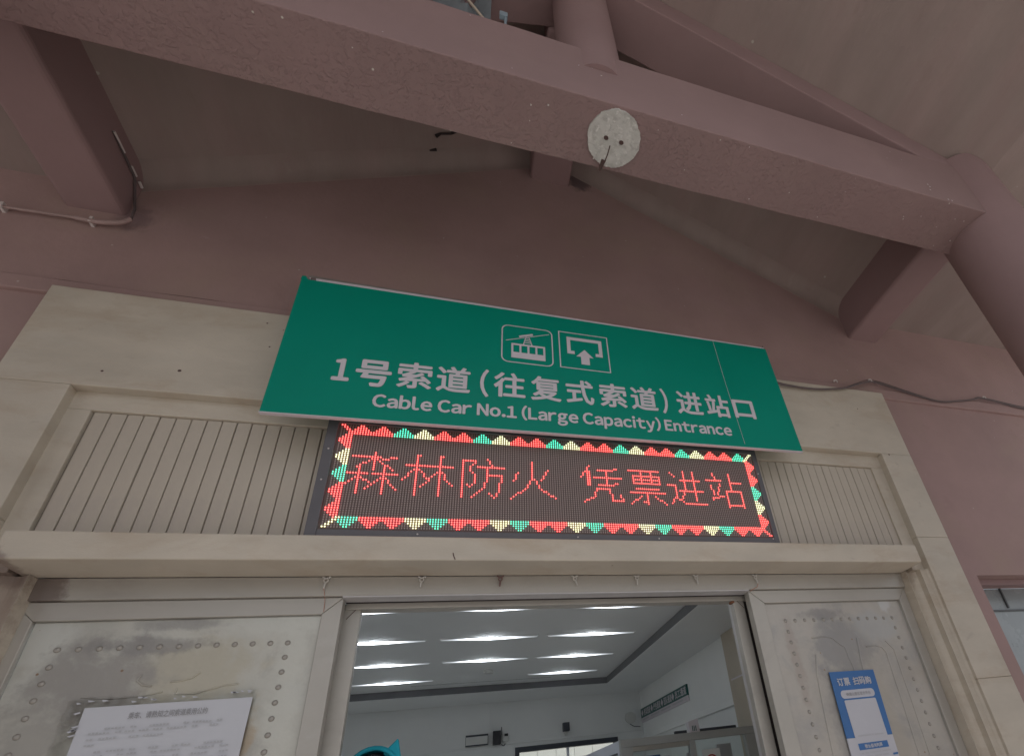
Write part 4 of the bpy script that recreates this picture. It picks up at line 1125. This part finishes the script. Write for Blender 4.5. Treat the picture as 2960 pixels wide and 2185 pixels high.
# ================================================================= PERSON JUST INSIDE THE DOOR
PX, PYY = -.352, 2.72
per = thing('person', 'person in a cyan pointed-ear hood over black hair, just inside the doorway', 'person', (PX, PYY, -1.5))
def skin(name, verts, edges, radii, m, parent, sub=2):
    me = bpy.data.meshes.new(name); b0 = BASE[parent.name]
    me.from_pydata([tuple(Vector(v)-b0) for v in verts], edges, [])
    o = link(name, me, b0, parent); me.materials.append(M[m])
    md = o.modifiers.new('skin', 'SKIN'); md.use_smooth_shade = True
    for i, r in enumerate(radii):
        me.skin_vertices[0].data[i].radius = r if isinstance(r, tuple) else (r, r)
    me.skin_vertices[0].data[0].use_root = True
    s = o.modifiers.new('sub', 'SUBSURF'); s.levels = sub; s.render_levels = sub
    bpy.context.view_layer.update()
    dg = bpy.context.evaluated_depsgraph_get()
    nm = bpy.data.meshes.new_from_object(o.evaluated_get(dg)); o.modifiers.clear(); o.data = nm
    for p in nm.polygons: p.use_smooth = True
    if not nm.materials: nm.materials.append(M[m])
    return o
zz = -1.5
HT = .19                                     # crown of the head
V = [(PX, PYY, zz+.90), (PX, PYY+.01, zz+1.12), (PX, PYY, zz+1.36), (PX, PYY, zz+1.45), (PX, PYY-.015, zz+1.53)]
E_ = [(0, 1), (1, 2), (2, 3), (3, 4)]
R_ = [(.155, .11), (.14, .10), (.165, .095), (.06, .06), (.062, .065)]
for s in (-1, 1):
    n = len(V)
    V += [(PX+s*.17, PYY, zz+1.37), (PX+s*.22, PYY+.01, zz+1.12), (PX+s*.21, PYY-.07, zz+.90), (PX+s*.205, PYY-.09, zz+.82)]
    E_ += [(2, n), (n, n+1), (n+1, n+2), (n+2, n+3)]; R_ += [.062, .048, .036, .028]
    n = len(V)
    V += [(PX+s*.09, PYY, zz+.80), (PX+s*.10, PYY-.01, zz+.47), (PX+s*.105, PYY+.02, zz+.10), (PX+s*.11, PYY-.06, zz+.045), (PX+s*.115, PYY-.14, zz+.04)]
    E_ += [(0, n), (n, n+1), (n+1, n+2), (n+2, n+3), (n+3, n+4)]; R_ += [.088, .062, .042, .042, .034]
body = skin('body', V, E_, R_, 'trousers', per)
def ellipsoid(c, r, seg=28, rings=18, fn=None):
    mb = MB()
    for i in range(rings+1):
        a = -math.pi/2+math.pi*i/rings
        for j in range(seg):
            q = 2*math.pi*j/seg
            p = Vector((r[0]*math.cos(a)*math.cos(q), r[1]*math.cos(a)*math.sin(q), r[2]*math.sin(a)))
            if fn: p = fn(p)
            mb.v.append((c[0]+p.x, c[1]+p.y, c[2]+p.z))
    for i in range(rings):
        for j in range(seg):
            j2 = (j+1) % seg; mb.f.append((i*seg+j, i*seg+j2, (i+1)*seg+j2, (i+1)*seg+j))
    mb.smooth = True; return mb
hc = (PX, PYY-.01, .130)
def headfn(p):
    t = (p.z/.12)
    if t < 0: p.x *= 1-.22*t*t; p.y *= 1-.10*t*t
    if p.y < 0 and abs(p.x) < .02 and -.035 < p.z < .02: p.y -= .016*(1-abs(p.x)/.02)*(1-(p.z+.0075)**2/.0008 if abs(p.z+.0075) < .028 else 0)
    return p
build('head', ellipsoid(hc, (.078, .092, .118), fn=headfn), 'skin', per)
for s in (-1, 1):
    build('eye', ellipsoid((hc[0]+s*.030, hc[1]-.083, hc[2]+.002), (.012, .006, .006), 10, 6), 'black', per)
build('mouth', ellipsoid((hc[0], hc[1]-.086, hc[2]-.058), (.022, .006, .005), 10, 6), 'red', per)
def hairfn(p):
    if p.y < -.03 and p.z < .045: p.y = -.03+(p.y+.03)*.3
    return p
build('hair', ellipsoid((hc[0], hc[1]+.006, hc[2]+.016), (.089, .098, .118), fn=hairfn), 'hair', per)
# hood: open shell round the face, with two pointed ears
mb = MB(); seg, rings = 32, 14
for i in range(rings+1):
    a = math.pi*(.13+.87*i/rings)                     # angle from the front (-y) axis
    for j in range(seg):
        q = 2*math.pi*j/seg
        rx, rz = .116, .140
        mb.v.append((hc[0]+rx*math.sin(a)*math.cos(q)*(1.0 if i else .98), hc[1]+.012-.118*math.cos(a)*.95, hc[2]+.012+rz*math.sin(a)*math.sin(q)))
for i in range(rings):
    for j in range(seg):
        j2 = (j+1) % seg
        if i == 0: continue
        if i < 5: continue
        mb.f.append((i*seg+j, (i+1)*seg+j, (i+1)*seg+j2, i*seg+j2))
mb.smooth = True
o = build('hood', mb, 'hood', per)
md = o.modifiers.new('thick', 'SOLIDIFY'); md.thickness = .012; md.offset = 1
mb = MB(); i = 5; a = math.pi*(.13+.87*i/rings)
mb.tube([(hc[0]+.117*math.sin(a)*math.cos(q), hc[1]+.010-.118*math.cos(a)*.95, hc[2]+.012+.141*math.sin(a)*math.sin(q)) for q in [2*math.pi*k/32 for k in range(32)]], .009, 8, closed=True)
build('hood_rim', mb, 'hood', per)
for s in (-1, 1):
    mb = MB(); ex = hc[0]+s*.078; ez = hc[2]+(.10 if s > 0 else .02)
    mb.poly_xz([(ex-s*.045, ez+.03), (ex+s*.042, ez-.045), (ex+s*.012, ez+.085)] if s > 0 else [(ex-s*.02, ez+.04), (ex+s*.035, ez-.045), (ex+s*.085, ez-.03)], hc[1]+.0, hc[1]+.035)
    build('hood_ear', mb, 'hood', per, bevel=.006, segs=2)
mb = ellipsoid((PX, PYY, -.20), (.205, .135, .30), fn=lambda p: Vector((p.x*(1-.18*max(0, p.z/.3)), p.y, p.z)))
build('jacket', mb, 'hood', per)
for s in (-1, 1):
    hx, hy, hz = PX+s*.205, PYY-.095, zz+.80
    V2 = [(hx, hy, hz), (hx, hy-.005, hz-.05)]; E2 = [(0, 1)]; R2 = [(.024, .018), (.030, .013)]
    for k, (dx, l) in enumerate(((-.022, .062), (-.007, .072), (.008, .067), (.022, .052))):
        n = len(V2); V2 += [(hx+dx, hy-.010, hz-.075), (hx+dx*1.05, hy-.022, hz-.075-l*.5), (hx+dx*1.05, hy-.018, hz-.075-l)]
        E2 += [(1, n), (n, n+1), (n+1, n+2)]; R2 += [.009, .008, .0065]
    n = len(V2); V2 += [(hx-s*.030, hy-.020, hz-.035), (hx-s*.034, hy-.035, hz-.075)]; E2 += [(0, n), (n, n+1)]; R2 += [.011, .008]
    skin('hand', V2, E2, R2, 'skin', per, 1)
